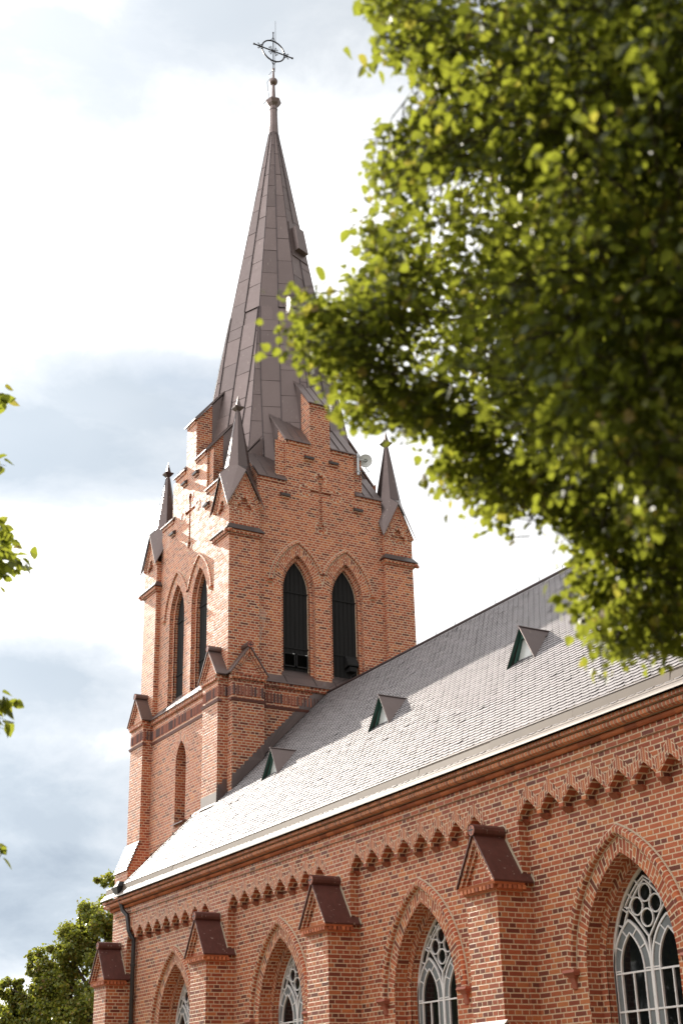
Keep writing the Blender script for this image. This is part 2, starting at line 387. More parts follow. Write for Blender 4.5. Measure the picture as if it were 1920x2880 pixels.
#FACE frames: local (u along the face, z, d out from the tower axis)
FACES = [lambda u, z, d: (d, u, z), lambda u, z, d: (u, -d, z), lambda u, z, d: (-d, -u, z), lambda u, z, d: (-u, d, z)]
DW, DP, DL, DB = 2.946, 3.096, 3.083, 3.374          # belfry wall, belfry pier, lower wall, lower buttress
PI_, W0 = 2.134, .962                                  # inner edge of a pier, pier width
PC = PI_+W0/2
Z0 = 12.80
WIN = dict(zs=15.69, c=.83)

# ------------------------------------------------------------------ tower brickwork
def cross_hole():
    # outline of the sunk cross with round ends, counter-clockwise
    h, r = .062, .125
    def end(ax, az, ang, rr):      # arc round an arm end, opening faces -ang
        g = math.asin(h/rr)
        return [(ax+rr*cos(ang-pi+g+(2*pi-2*g)*i/12), az+rr*sin(ang-pi+g+(2*pi-2*g)*i/12)) for i in range(13)]
    zc, zt, zb, ua = 18.93, 19.40, 17.81, .53
    pts = []
    pts += end(ua, zc, 0, r)+[(h, zc+h)]
    pts += end(0, zt, pi/2, r)+[(-h, zc+h)]
    pts += end(-ua, zc, pi, r)+[(-h, zc-h)]
    pts += end(0, zb, -pi/2, r)+[(h, zc-h)]
    return pts
def trefoil(cx, cz, r=.105, off=.125):
    cs = [(cx+off*1.25*cos(a), cz+off*1.1*sin(a)) for a in (pi/2, pi*7/6, pi*11/6)]; pts = []
    for i, (x, z) in enumerate(cs):
        a = (pi/2, pi*7/6, pi*11/6)[i]
        pts += [(x+r*cos(a-2.1+4.2*j/12), z+r*sin(a-2.1+4.2*j/12)) for j in range(13)]
    return pts, cs
STEPS = [(-2.134, -1.165, 19.12), (-1.165, -.345, 20.50), (-.345, .36, 21.95), (.36, 1.19, 20.50), (1.19, 2.134, 19.12)]
tw = MB(); tuv = MB()
for k, T in enumerate(FACES):
    tw.T = None
    Pd = lambda d: (lambda u, z: T(u, z, d))
    # belfry wall with stepped gable
    out = [(-PI_, Z0-.2), (PI_, Z0-.2), (PI_, 19.12), (1.19, 19.12), (1.19, 20.5), (.36, 20.5), (.36, 21.95), (-.345, 21.95), (-.345, 20.5), (-1.165, 20.5), (-1.165, 19.12), (-PI_, 19.12)]
    holes = []
    for cx in (-.81, .81): holes.append(arch(cx, hw=.55, zb=13.02, **WIN))
    holes.append(cross_hole())
    slots = [(-1.335, -1.175, 18.70, 19.02), (-.515, -.355, 20.10, 20.40), (.37, .53, 20.10, 20.40), (1.20, 1.36, 18.70, 19.02)]
    for a, b, z0, z1 in slots: holes.append([(a, z0), (b, z0), (b, z1), (a, z1)])
    tw.poly([out]+holes, Pd(DW))
    for h in holes[2:]:
        tw.strip(h, Pd(DW), Pd(DW-.07), True)
    tw.poly([[(-1.5, 17.5), (1.5, 17.5), (1.5, 20.45), (-1.5, 20.45)]], Pd(DW-.07))
    # window orders
    for cx in (-.81, .81):
        a1 = arch(cx, hw=.55, zb=13.02, **WIN); a2 = arch(cx, hw=.43, zb=13.02, **WIN)
        pass
    # stepped blocks behind the gable
    for (u0, u1, zc) in STEPS:
        sl = 1.22; db = 2.40
        loop = [(DW-.002, zc-1.7), (DW-.002, zc), (db, zc+(DW-db)*sl), (db, zc-1.7)]
        tw.prism(loop, lambda d, z, u=u0: T(u+.002, z, d), lambda d, z, u=u1: T(u-.002, z, d))
        # dentil course under the cap
        tw.add([T(u, z, d) for u in (u0+.05, u1-.05) for (d, z) in ((DW, zc-.16), (DW+.03, zc-.13), (DW+.045, zc-.02), (DW, zc-.02))], [(0, 1, 5, 4), (1, 2, 6, 5), (2, 3, 7, 6), (0, 1, 2, 3), (4, 5, 6, 7)])
    # lower wall
    o2 = [(-DL, 0), (DL, 0), (DL, Z0), (-DL, Z0)]
    if k == 1:
        nz = dict(zs=11.05, c=.42); hole = arch(.055, hw=.36, zb=9.36, **nz)
        tw.poly([o2, hole], Pd(DL)); nb_ = MB(); nb_.strip(hole, Pd(DL), Pd(DL-.5), uvd=.5)
        tw.poly([[(-.6, 9), (.7, 9), (.7, 12), (-.6, 12)]], Pd(DL-.5))
        ring(nb_, .055, nz['zs'], .36, .635, nz['c'], T, DL-.02, DL+.004, n=10); nb_.build('arched_niche', BRICKUV, church)
    else: tw.poly([o2], Pd(DL))
    # angle buttresses
    for s in (-1, 1):
        u0, u1 = sorted((s*2.128, s*DL))
        tw.add([T(u, z, d) for u in (u0, u1) for (d, z) in ((DL-.1, 0), (DB, 0), (DB, 12.80), (DL-.1, 12.80))], [(0, 1, 5, 4), (1, 2, 6, 5), (2, 3, 7, 6), (0, 1, 2, 3), (4, 5, 6, 7)])
    # piers: outer faces above the capital are pierced plates
    for s in (-1, 1):
        f = lambda u, s=s: s*u
        low = [(PI_, Z0-.1), (DP, Z0-.1), (DP, 17.25), (PI_, 17.25)]
        tw.poly([[(f(a), b) for a, b in low]], Pd(DP))
        tf, cs = trefoil(PC, 17.95)
        up = [(PI_, 17.25), (DP, 17.25), (DP, 18.0), (PC, 19.0), (PI_, 18.0)]
        tw.poly([[(f(a), b) for a, b in up], [(f(a), b) for a, b in tf]], Pd(DP))
        tw.strip([(f(a), b) for a, b in tf], Pd(DP), Pd(DP-.09), True)
        tw.poly([[(f(PI_+.02), 17.3), (f(DP-.02), 17.3), (f(DP-.02), 18.0), (f(PI_+.02), 18.)]], Pd(DP-.09))
        tw.quad(T(f(PI_), Z0-.1, DW-.1), T(f(PI_), Z0-.1, DP), T(f(PI_), 18., DP), T(f(PI_), 18., DW-.1))
        # moulded rake under the pinnacle roof
        for e in (-1, 1):
            a = (PC+e*(W0/2+.07), 17.95); b = (PC, 19.06); 
            dv = Vector((b[0]-a[0], b[1]-a[1])).normalized(); nn = Vector((dv.y, -dv.x))*e*-1
            def rp(w): return (a[0]+nn.x*w, a[1]+nn.y*w), (b[0], b[1]-w*1.5)
            prof = [(.02, -.01), (.02, .05), (.085, .05), (.085, .028), (.15, .028), (.15, -.01)]; rk = MB(); L = math.dist(a, b)
            vs = [T(f(x), z, DP+g) for w, g in prof for x, z in rp(w)]; uvs = [q for n_, (w, g) in enumerate(prof) for q in ((n_*.05, 0), (n_*.05, L))]
            rk.add(vs, [(2*n_, 2*n_+1, 2*n_+3, 2*n_+2) for n_ in range(5)]+[(0, 2, 4, 6, 8, 10), (1, 3, 5, 7, 9, 11)], uvs=uvs, rnd=.5)
            rk.build('moulded_rake', BRICKUV, church)
# lower offset of the south-west buttress
T = FACES[1]
u0, u1 = -DL-.004, -2.124
tw.add([T(u, z, d) for u in (u0, u1) for (d, z) in ((DL, 0), (3.70, 0), (3.70, 8.40), (DB+.003, 9.24), (DL, 9.24))], [(0, 1, 6, 5), (1, 2, 7, 6), (0, 1, 2, 3, 4), (5, 6, 7, 8, 9)])
tw.build('tower_wall', BRICK, church)
of = MB()
for i in range(10):
    z0 = 8.36+.088*i; d0 = 3.735-.0365*i
    of.add([FACES[1](u, z, d) for u in (u0-.03, u1+.03) for (d, z) in ((d0-.02, z0), (d0+.022, z0), (d0-.0365*.6+.012, z0+.053), (d0-.08, z0+.053))], [(0, 1, 5, 4), (1, 2, 6, 5), (0, 1, 2, 3), (4, 5, 6, 7)])
of.build('buttress_offset', mat_plain('glazed_offset_tile', (.05, .045, .055), .5, .1, .4, .3, 20), church)

# capitals of the corner piers
for sx in (-1, 1):
    for sy in (-1, 1):
        c = MB(); t = MB()
        def bx(mb, o, z0, z1, o1=None):
            o1 = o if o1 is None else o1
            def cor(q, z): a, b = PI_-q, DP+q; return [(sx*x, sy*y, z) for x, y in ((a, a), (b, a), (b, b), (a, b))]
            mb.hexa(cor(o, z0)+cor(o1, z1), rnd=.5)
        bx(c, .03, 16.985, 17.03); bx(c, .075, 17.092, 17.14); bx(c, .055, 17.03, 17.092)
        for i in range(9):
            a = PI_-.06+i*.14
            for (q0, q1) in ((a, a+.085),):
                c.box(*sorted((sx*q0, sx*q1)), *sorted((sy*(DP), sy*(DP+.085))), 17.03, 17.095)
                c.box(*sorted((sx*DP, sx*(DP+.085))), *sorted((sy*q0, sy*q1)), 17.03, 17.095)
        co = c.build('pier_capital', BRICK, church)
        bx(t, .125, 17.14, 17.165); bx(t, .12, 17.165, 17.33, .005)
        for i in range(8):
            a = PI_-.10+i*.155
            t.box(*sorted((sx*a, sx*(a+.012))), *sorted((sy*DP, sy*(DP+.126))), 17.14, 17.17)
        t.build('tile_coping', TILE, co)

# crosses sunk in the gables, trefoil rings, corbels, gable roofs
for k, T in enumerate(FACES):
    b = MB(); rings = []
    for (x, z, a) in ((.53, 18.93, pi), (-.53, 18.93, 0), (0, 19.40, -pi/2), (0, 17.81, pi/2)):
        q = MB(); annulus(q, x, z, .127, .20, T, DW-.05, DW+.006, 16, a+.52, a+2*pi-.52); rings.append(q)
    b.poly([[(-.8, 17.55), (.8, 17.55), (.8, 19.65), (-.8, 19.65)]], lambda u, z: T(u, z, DW-.065))
    wc_ = b.build('wall_cross', BRICK, church)
    for q in rings: q.build('cross_ring', [BRICKUV, MORTAR], wc_)
    for s in (-1, 1):
        b = MB(); _, cs = trefoil(PC, 17.95); tr = []
        for i, (x, z) in enumerate(cs):
            a = (pi/2, pi*7/6, pi*11/6)[i]
            q = MB(); annulus(q, s*x, z, .107, .165, T, DP-.05, DP+.006, 12, (a if s > 0 else pi-a)-1.9, (a if s > 0 else pi-a)+1.9); tr.append(q)
        b.poly([[(s*(PC-.4), 17.6), (s*(PC+.4), 17.6), (s*(PC+.4), 18.15), (s*PC, 18.6), (s*(PC-.4), 18.15)]], lambda u, z: T(u, z, DP-.085))
        to = b.build('trefoil', BRICK, church)
        for q in tr: q.build('trefoil_ring', [BRICKUV, MORTAR], to)
    for (u, z) in ((-1.225, 18.60), (-.40, 20.0), (.45, 20.0), (1.275, 18.60)):
        b = MB()
        b.add([T(uu, zz, d) for uu in (u-.15, u+.15) for (d, zz) in ((DW-.02, z-.02), (DW+.10, z-.02), (DW+.115, z+.045), (DW-.02, z+.13))], [(0, 1, 5, 4), (1, 2, 6, 5), (2, 3, 7, 6), (0, 1, 2, 3), (4, 5, 6, 7)])
        co = b.build('gable_corbel', TILE, church)
        b = MB(); b.add([T(uu, zz, d) for uu in (u-.13, u+.13) for (d, zz) in ((DW-.01, z-.09), (DW+.03, z-.09), (DW+.055, z-.022), (DW-.01, z-.022))], [(0, 1, 5, 4), (1, 2, 6, 5), (0, 1, 2, 3), (4, 5, 6, 7)])
        b.build('moulded_brick', BRICK, co)
    for j, (u0, u1, zc) in enumerate(STEPS):
        b = MB(); sl = 1.22; db = (1.55, 1.55, 1.75, 1.55, 1.55)[j]; o = .06
        a0, a1 = u0-(o if j in (1, 2) else 0), u1+(o if j in (2, 3) else 0)
        pr = [(DW+.085, zc-.035), (DW+.085, zc+.0), (DW+.06, zc+.02), (db, zc+.02+(DW+.06-db)*sl), (db, zc-.03+(DW+.06-db)*sl), (DW+.03, zc-.03)]
        b.prism(pr, lambda d, z: T(a0, z, d), lambda d, z: T(a1, z, d), rnd=random.random())
        for i in range(1, 3):                    # standing seams
            u = a0+(a1-a0)*i/3
            b.add([T(u+e, z+g, d) for e in (-.012, .012) for (d, z) in ((DW+.06, zc+.02), (db, zc+.02+(DW+.06-db)*sl)) for g in (0, .035)], [(0, 1, 3, 2), (4, 5, 7, 6), (1, 3, 7, 5), (0, 1, 5, 4)], rnd=.1)
        # metal-clad cheeks next to the spire
        for u in (u0+.0, u1-.0):
            e = .006 if u == u1 else -.006
            lp = [(2.42, zc-1.6), (2.42, zc+(DW-2.42)*sl-.02), (db, zc+(DW-db)*sl-.02), (db, zc-1.6)]
            b.poly([lp], lambda d, z: T(u+e, z, d), rnd=random.random())
        b.build('gable_roof', COPPER, church)

# belfry windows
for k, T in enumerate(FACES):
    for s in (-1, 1):
        cx = s*.81; r = MB()
        ring(r, cx, WIN['zs'], .55, .82, WIN['c'], T, DW-.03, DW+.004, n=16, keep=lambda x, z: s*x > -.01); ring(r, cx, WIN['zs'], .82, .835, WIN['c'], T, DW-.03, DW+.0035, n=20, keep=lambda x, z: s*x > -.005, mi=1)
        ring(r, cx, WIN['zs'], .94, .96, WIN['c'], T, DW-.03, DW+.012, n=26, keep=lambda x, z: s*x > -.005 and z > 15.84, mi=1)
        Pd = lambda d: (lambda u, z: T(u, z, d))
        r.strip(arch(cx, hw=.55, zb=13.02, **WIN), Pd(DW), Pd(2.83), uvd=.116); r.strip(arch(cx, hw=.43, zb=13.02, **WIN), Pd(2.83), Pd(2.70), uvd=.13)
        ring(r, cx, WIN['zs'], .43, .55, WIN['c'], T, 2.80, 2.83, 13.02)
        wo = r.build('belfry_window', [BRICKUV, MORTAR], church)
        if k == 0: wo['label'] = 'belfry window with two louvred grilles at its foot' if s < 0 else 'belfry window with a black hooded vent near its foot'
        h = MB(); kp = lambda x, z: s*x >= -.02
        ring(h, cx, WIN['zs'], .84, .945, WIN['c'], T, DW-.02, DW+.06, n=26, keep=lambda x, z: s*x > -.015 and z > 15.84, convex=True)
        u = s*1.71; hs = MB()
        hs.add([T(uu, z, d) for uu in (u-.10, u+.06) for (d, z) in ((DW-.01, 15.80), (DW+.05, 15.80), (DW+.085, 15.86), (DW-.01, 15.86))], [(0, 1, 5, 4), (1, 2, 6, 5), (2, 3, 7, 6), (0, 1, 2, 3), (4, 5, 6, 7)], uvs=[(0, 0), (.05, 0), (.1, .06), (0, .06)]*2)
        h.build('hood_mould', BRICKUV, wo); hs.build('hood_stop', BRICKUV, wo)
        sh = MB(); hw = .425; R = hw+WIN['c']
        def top(x):
            dx = abs(x-cx); return WIN['zs']+sqrt(max(0, R*R-(WIN['c']+dx)**2))
        nb = 6; bw = 2*hw/nb
        for i in range(nb):
            x0, x1 = cx-hw+i*bw+.007, cx-hw+(i+1)*bw-.007
            pts = [(x0, 13.1), (x1, 13.1)]+[(x1+(x0-x1)*j/4, top(x1+(x0-x1)*j/4)-.004) for j in range(5)]
            sh.prism(pts, lambda u, z: T(u, z, 2.725), lambda u, z: T(u, z, 2.69), rnd=random.random())
        sh.poly([arch(cx, hw=.43, zb=13.1, **WIN)], lambda u, z: T(u, z, 2.70))
        for z in (15.66, 13.98):
            sh.add([T(u, zz, d) for u in (cx-.42, cx+.42) for (d, zz) in ((2.71, z), (2.75, z), (2.75, z+.045), (2.71, z+.045))], [(0, 1, 5, 4), (1, 2, 6, 5), (2, 3, 7, 6)])
        sh.build('shutter', BLACKW, wo)
        fl = MB(); A = arch(cx, hw=.405, zb=13.2, **WIN); B = arch(cx, hw=.428, zb=13.2, **WIN)
        n2 = len(A)//2
        fl.add([T(*p, 2.732) for p in A[n2:]]+[T(*p, 2.732) for p in B[n2:]], [(i, i+1, i+1+len(A)-n2, i+len(A)-n2) for i in range(len(A)-n2-1)])
        fl.build('mortar_edge', MORTAR, wo)
        if k == 0 and s < 0:
            for gx in (-1.025, -.615):
                g = MB()
                for (a, b2, z0, z1) in ((gx-.185, gx-.16, 13.43, 13.82), (gx+.16, gx+.185, 13.43, 13.82), (gx-.185, gx+.185, 13.43, 13.455), (gx-.185, gx+.185, 13.795, 13.82)):
                    g.box(2.72, 2.80, a, b2, z0, z1)
                for i in range(11):
                    z = 13.46+i*.03
                    g.add([(2.735, gx-.16, z+.018), (2.735, gx+.16, z+.018), (2.785, gx+.16, z), (2.785, gx-.16, z)], [(0, 1, 2, 3)])
                go = g.build('ventilation_grille', mat_plain('grey_black_grille', (.022, .02, .02), .6, .0, .2), wo)
                g = MB(); g.box(2.80, 2.806, gx+.10, gx+.16, 13.80, 13.816); g.build('maker_tag', DISHM, go)
        if k == 0 and s > 0:
            g = MB()
            g.add([(x, y, z) for y in (.80, 1.16) for (x, z) in ((2.72, 13.62), (2.80, 13.62), (2.97, 13.66), (2.97, 13.70), (2.80, 13.98), (2.72, 13.98))], [(0, 1, 7, 6), (2, 3, 9, 8), (3, 4, 10, 9), (4, 5, 11, 10), (0, 1, 2, 3, 4, 5), (6, 7, 8, 9, 10, 11)])
            g.box(2.73, 2.95, .86, 1.10, 13.50, 13.63)
            g.build('vent_hood', BLACKW, wo)

# cornice, soldier band and string course of the lower tower; sill roofs; gablets
def band_pts():            # visible outline pieces of the lower tower per face: (u0, u1, d)
    return [(-2.128, 2.128, DL), (-DL, -2.128, DB), (2.128, DL, DB)]
cb = MB(); st = MB(); so_ = MB(); sol_back = MB()
for k, T in enumerate(FACES):
    for (u0, u1, d) in band_pts():
        e = .05 if d == DB else 0
        for mb, z0, z1, pr in ((cb, 12.70, 12.775, .085), (cb, 12.635, 12.70, .04), (st, 12.075, 12.115, .05), (st, 12.045, 12.075, .03)):
            mb.add([T(u, z, dd) for u in (u0-e, u1+e) for (dd, z) in ((d-.1, z0), (d+pr*.7, z0), (d+pr, z1), (d-.1, z1))], [(0, 1, 5, 4), (1, 2, 6, 5), (2, 3, 7, 6), (0, 1, 2, 3), (4, 5, 6, 7)], rnd=.5)
        nden = int((u1-u0)/.115)
        for i in range(nden):
            a = u0+(u1-u0)*(i+.15)/nden; b2 = u0+(u1-u0)*(i+.8)/nden
            cb.add([T(u, z, dd) for u in (a, b2) for (dd, z) in ((d, 12.62), (d+.075, 12.65), (d+.075, 12.71), (d, 12.71))], [(0, 1, 5, 4), (1, 2, 6, 5), (0, 1, 2, 3), (4, 5, 6, 7)], rnd=.5)
        n = int(round((u1-u0)/.104))
        for i in range(n):
            a = u0+(u1-u0)*(i+.10)/n; b2 = u0+(u1-u0)*(i+.90)/n; mid = (a+b2)/2
            so_.add([T(a, 12.215, d), T(mid, 12.215, d+.028), T(b2, 12.215, d), T(a, 12.46, d), T(mid, 12.48, d+.028), T(b2, 12.46, d)], [(0, 1, 4, 3), (1, 2, 5, 4), (0, 1, 2), (3, 4, 5)], rnd=random.random())
        if d == DB:                               # returns on the buttress flanks
            for uu, sg in ((u0, -1), (u1, 1)):
                for i in range(3):
                    q0 = DL+(DB-DL)*(i+.1)/3; q1 = DL+(DB-DL)*(i+.9)/3
                    so_.add([T(uu+sg*.002, 12.215, q0), T(uu+sg*.024, 12.215, (q0+q1)/2), T(uu+sg*.002, 12.215, q1), T(uu+sg*.002, 12.46, q0), T(uu+sg*.024, 12.48, (q0+q1)/2), T(uu+sg*.002, 12.46, q1)], [(0, 1, 4, 3), (1, 2, 5, 4), (0, 1, 2), (3, 4, 5)], rnd=random.random())
cb.build('cornice', BRICK, church); st.build('string_course', mat_plain('brown_string_brick', (.15, .055, .04), .5, 0, .5, .4, 9), church); so_.build('soldier_course', SOLDIER, church)
for k, T in enumerate(FACES):
    b = MB()
    b.prism([(DL+.12, 12.775), (DL+.12, 12.80), (DL+.07, 12.825), (2.93, 13.09), (2.93, 13.04), (DL, 12.775)], lambda d, z: T(-2.128, z, d), lambda d, z: T(2.128, z, d), rnd=.6)
    for s in (-1, 1):
        cx = s*.81                                 # sill slopes running into the window openings
        b.add([T(cx-.54, 13.07, 2.95), T(cx+.54, 13.07, 2.95), T(cx+.46, 13.34, 2.72), T(cx-.46, 13.34, 2.72)], [(0, 1, 2, 3)])
        for e in (-.47, .47):
            b.add([T(cx+e+q, z+g, d) for q in (-.013, .013) for (d, z) in ((DL+.07, 12.825), (2.94, 13.08)) for g in (0, .03)], [(0, 1, 3, 2), (4, 5, 7, 6), (1, 3, 7, 5), (0, 1, 5, 4)], rnd=0.)
    b.build('belfry_sill', COPPER, church)
def gablet(name, P, uc, hw, df, db, ze, za, ov, rr, zr, capmat, parent, rolln=12, fascia=.14):
    # P(u, z, d); brick triangle with moulded rake, two cap slopes and a ridge roll
    b = MB()
    b.prism([(uc-hw, ze), (uc+hw, ze), (uc, za)], lambda u, z: P(u, z, df), lambda u, z: P(u, z, db))
    r = MB(); ho = hw+ov; zl = ze-.01; slope = (za-ze)/hw; zt = za+ov*.75
    for e in (-1, 1):
        for w0, w1, dd in ((.01, .075, ov*.8), (.075, fascia, ov*.4)):
            q = [(uc+e*(ho-w0*1.15), zl), (uc, zt-w0*1.9), (uc, zt-w1*1.9), (uc+e*(ho-w1*1.15), zl)]
            L = math.dist(q[0], q[1])
            r.add([P(x, z, df+g) for g in (-.01, dd) for x, z in q], [(0, 1, 2, 3), (4, 5, 6, 7), (2, 3, 7, 6), (0, 1, 5, 4), (0, 3, 7, 4)], uvs=[(0, 0), (0, L), (.1, L), (.1, 0)]*2, rnd=.5)
    o = b.build(name, BRICK, parent); r.build('moulded_rake', BRICKUV, o)
    c = MB()
    for e in (-1, 1):
        th = .028
        pr = [(uc, zt), (uc+e*ho, zl), (uc+e*(ho+.01), zl+th), (uc, zt+th*1.6)]
        c.prism(pr, lambda u, z: P(u, z, df+ov*1.1), lambda u, z: P(u, z, db), rnd=.4)
    n = rolln; A = [(uc+rr*cos(2*pi*i/n), zr+rr*sin(2*pi*i/n)) for i in range(n)]
    c.strip(A, lambda u, z: P(u, z, df+ov*1.2), lambda u, z: P(u, z, db), True, rnd=.45)
    co = c.build('gablet_cap', capmat, o)
    d = MB(); A2 = [(uc+(rr-.012)*cos(2*pi*i/n), zr+(rr-.012)*sin(2*pi*i/n)) for i in range(n)]
    d.poly([A2], lambda u, z: P(u, z, df+ov*1.2-.004)); dd = d.build('roll_end', TERRA, co)
    x = MB(); q = rr*.5; w = rr*.1
    x.poly([[(uc-q, zr-w), (uc+q, zr-w), (uc+q, zr+w), (uc-q, zr+w)]], lambda u, z: P(u, z, df+ov*1.2+.001))
    x.poly([[(uc-w, zr-q), (uc+w, zr-q), (uc+w, zr+q), (uc-w, zr+q)]], lambda u, z: P(u, z, df+ov*1.2+.002))
    for a in range(4): 
        t = a*pi/2; x.poly([disc_loop(uc+q*cos(t), zr+q*sin(t), w*1.7, 6)], lambda u, z: P(u, z, df+ov*1.2+.003))
    return o, (x, co)
for k, T in enumerate(FACES):
    for s in (-1, 1):
        o, (x, co) = gablet('gablet', T, s*(2.128+DL)/2, (DL-2.128)/2, DB, DP-.05, 12.79, 13.52, .10, .10, 13.64, COPPER, church)
        x.build('cross_mark', IRON, co)

# ------------------------------------------------------------------ pinnacles
for sx in (-1, 1):
    for sy in (-1, 1):
        b = MB(); x0, y0 = sx*PC, sy*PC
        q = W0/2+.10; zt, rt = 21.22, .062; zr_, rr = 19.28, .40
        top = []; mid = []; low = []
        for i in range(8):
            a = (i+.5)*pi/4
            top.append((x0+rt*cos(a), y0+rt*sin(a), zt)); mid.append((x0+rr*cos(a), y0+rr*sin(a), zr_))
            c_ = i*pi/4
            if i % 2 == 0: low.append((x0+q*cos(c_), y0+q*sin(c_), 19.06))
            else: low.append((x0+(W0/2+.13)*(1 if cos(c_) > 0 else -1), y0+(W0/2+.13)*(1 if sin(c_) > 0 else -1), 17.86))
        for i in range(8):                       # facet i lies between corners i-1 and i of the ring
            a, b_ = mid[i-1], mid[i]; rn = random.random()
            h = [tuple(p_[c]+(t_[c]-p_[c])*.5 for c in range(3)) for p_, t_ in ((a, top[i-1]), (b_, top[i]))]
            b.quad(a, b_, h[1], h[0], rnd=rn); b.quad(h[0], h[1], top[i], top[i-1], rnd=rn*.6+.2)
            b.add([a, b_, low[i]], [(0, 1, 2)], rnd=rn)
            b.add([b_, low[(i+1) % 8], low[i]], [(0, 1, 2)], rnd=rn)
        # turned-down edges
        for i in range(8):
            j = (i+1) % 8; a, c2 = low[i], low[j]
            b.quad(a, c2, (c2[0], c2[1], c2[2]-.035), (a[0], a[1], a[2]-.035), rnd=0)
        po = b.build('pinnacle', COPPERB, church)
        f = MB()
        f.lathe((x0, y0), [(.05, 21.18), (.075, 21.24), (.15, 21.30), (.20, 21.345), (.205, 21.375), (.12, 21.39), (.085, 21.40)], 4, pi/4)
        f.lathe((x0, y0), [(.105, 21.39), (.06, 21.55), (.004, 21.79)], 4, pi/4)
        f.build('finial', COPPERB, po)
        sm = MB()
        for i in range(0, 8):
            sm.tube([mid[i], top[i]], .009, 4); 
            if i % 2 == 0: sm.tube([low[i], mid[i]], .008, 4); sm.tube([low[i], mid[i-1]], .008, 4)
        sm.build('standing_seam', SEAM, po)

# ------------------------------------------------------------------ spire
def srad(z): return .16+(34.5-z)*.1785
sp = MB(); seams = MB(); KN = []
zs = [18.6+i*.93 for i in range(17)]
def sv(i, z, r=None): a = i*pi/4; r = r or srad(z); return Vector((r*cos(a), r*sin(a), z))
ZT = 34.45
for i in range(8):
    A = lambda z: sv(i, z); B = lambda z: sv(i+1, z)
    nrm = Vector((cos((i+.5)*pi/4), sin((i+.5)*pi/4), .17)).normalized()
    ncol = lambda z: 4 if z < 20.5 else (3 if z < 24.6 else 2)
    for half in range(4):
        z = 19.5 - (.45 if half % 2 else 0)
        while z < ZT:
            z2 = min(z+1.02, ZT); z0 = max(z, 19.35); nc = 2
            # panels follow the face in two sheets; near the base narrow outer strips appear
            edges = [0, .5, 1.] if z0 >= 25.2 else [0, max(.03, .30-(z0-18.4)*.036), .5, 1-max(.03, .30-(z0-18.4)*.036), 1.]
            if half >= len(edges)-1: break
            e0, e1 = edges[half], edges[half+1]
            top_e = [0, .5, 1.] if z0 >= 25.2 else [0, max(.03, .30-(z2-18.4)*.036), .5, 1-max(.03, .30-(z2-18.4)*.036), 1.]
            t0, t1 = top_e[half], top_e[half+1]
            jit = lambda: nrm*random.uniform(-.004, .004)
            p = [A(z0).lerp(B(z0), e0), A(z0).lerp(B(z0), e1), A(z2).lerp(B(z2), t1), A(z2).lerp(B(z2), t0)]
            up = (p[3]-p[0]).normalized()
            q = [p[0]+nrm*.009+jit(), p[1]+nrm*.009+jit(), p[2]+nrm*.005+jit(), p[3]+nrm*.005+jit()]
            sp.quad(*[tuple(v) for v in q], rnd=random.random())
            # lapped joint: a dark strip along the lower edge, and a standing seam up the side
            seams.tube([p[0]+nrm*.006, p[1]+nrm*.006], .007, 4, rnd=0)
            if half > 0: seams.tube([p[0]+nrm*.02, p[3]+nrm*.016], .018, 4, rnd=0)
            z += 1.02
    seams.tube([A(19.4)+Vector((0, 0, 0)), A(ZT)], .016, 5, rnd=0)
# core behind the sheets and the flared neck
sp.lathe((0, 0), [(srad(19.35)-.03, 19.35), (srad(ZT)-.02, ZT)], 8)
sp.lathe((0, 0), [(srad(ZT)+.012, ZT), (.162, 34.8), (.148, 35.2), (.14, 35.75)], 8)
sp.lathe((0, 0), [(.155, 35.55), (.155, 35.58), (.14, 35.60)], 8)
spire = sp.build('spire', COPPER, church)
seams.build('spire_seam', SEAM, spire)
c = MB(); c.lathe((0, 0), [(.14, 35.70), (.17, 35.74), (.23, 35.82), (.285, 35.93), (.29, 35.97), (.20, 36.04), (.10, 36.10), (.09, 36.13)], 6, .3)
c.build('spire_collar', COPPER, spire)
c = MB(); c.lathe((0, 0), [(.095, 36.05), (.09, 36.14), (.075, 36.2), (.05, 36.75)], 12); c.lathe((0, 0), [(.05, 37.0), (.045, 37.1), (.03, 37.43), (.045, 37.45), (.045, 37.5), (.02, 37.53)], 10); c.build('spire_neck', COPPER, spire, True)
c = MB(); c.lathe((0, 0), [(.003, 36.735)]+[(.155*sin(pi*i/12), 36.89-.155*cos(pi*i/12)) for i in range(1, 12)]+[(.003, 37.045)], 18); c.build('spire_ball', COPPER, spire, True)
x = MB(); zc = 38.34
x.tube([(0, 0, 37.4), (0, 0, 39.22)], .022, 6); x.tube([(0, -.80, zc), (0, .80, zc)], .026, 6)
x.lathe((0, 0), [(.002, 39.18), (.03, 39.2), (.03, 39.24), (.002, 39.26)], 8)
for s in (-1, 1): x.tube([(0, s*.78, zc), (0, s*.83, zc)], .04, 6)
rg = [(0, .47*cos(2*pi*i/28), zc+.47*sin(2*pi*i/28)) for i in range(29)]
x.tube(rg, .03, 6, False)
def scroll(cy, cz, ang, s, sz=.17):          # little forged curl
    pts = []
    for i in range(9):
        t = i/8; px = sz*t; py = s*(.03+.10*t*t)
        if t > .6: py -= s*.09*((t-.6)/.4)**2*0; 
        pts.append((px, py))
    ex, ey = pts[-1]
    for i in range(1, 7): a = i*.75; pts.append((ex+.028*sin(a), ey+s*(-.028+.028*cos(a))*-1*-1))
    x.tube([(0, cy+px*cos(ang)-py*sin(ang), cz+px*sin(ang)+py*cos(ang)) for px, py in pts], .012, 4)
for a in (0, pi/2, pi, -pi/2):
    for s in (-1, 1):
        scroll(0, zc, a, s, .16)
        scroll(.47*cos(a)*1.34, zc+.47*sin(a)*1.34, a+pi, s, .15)
        scroll(.47*cos(a)*1.05, zc+.47*sin(a)*1.05, a, s, .12) if a in (0, pi) else None
x.build('wheel_cross', IRON, spire)
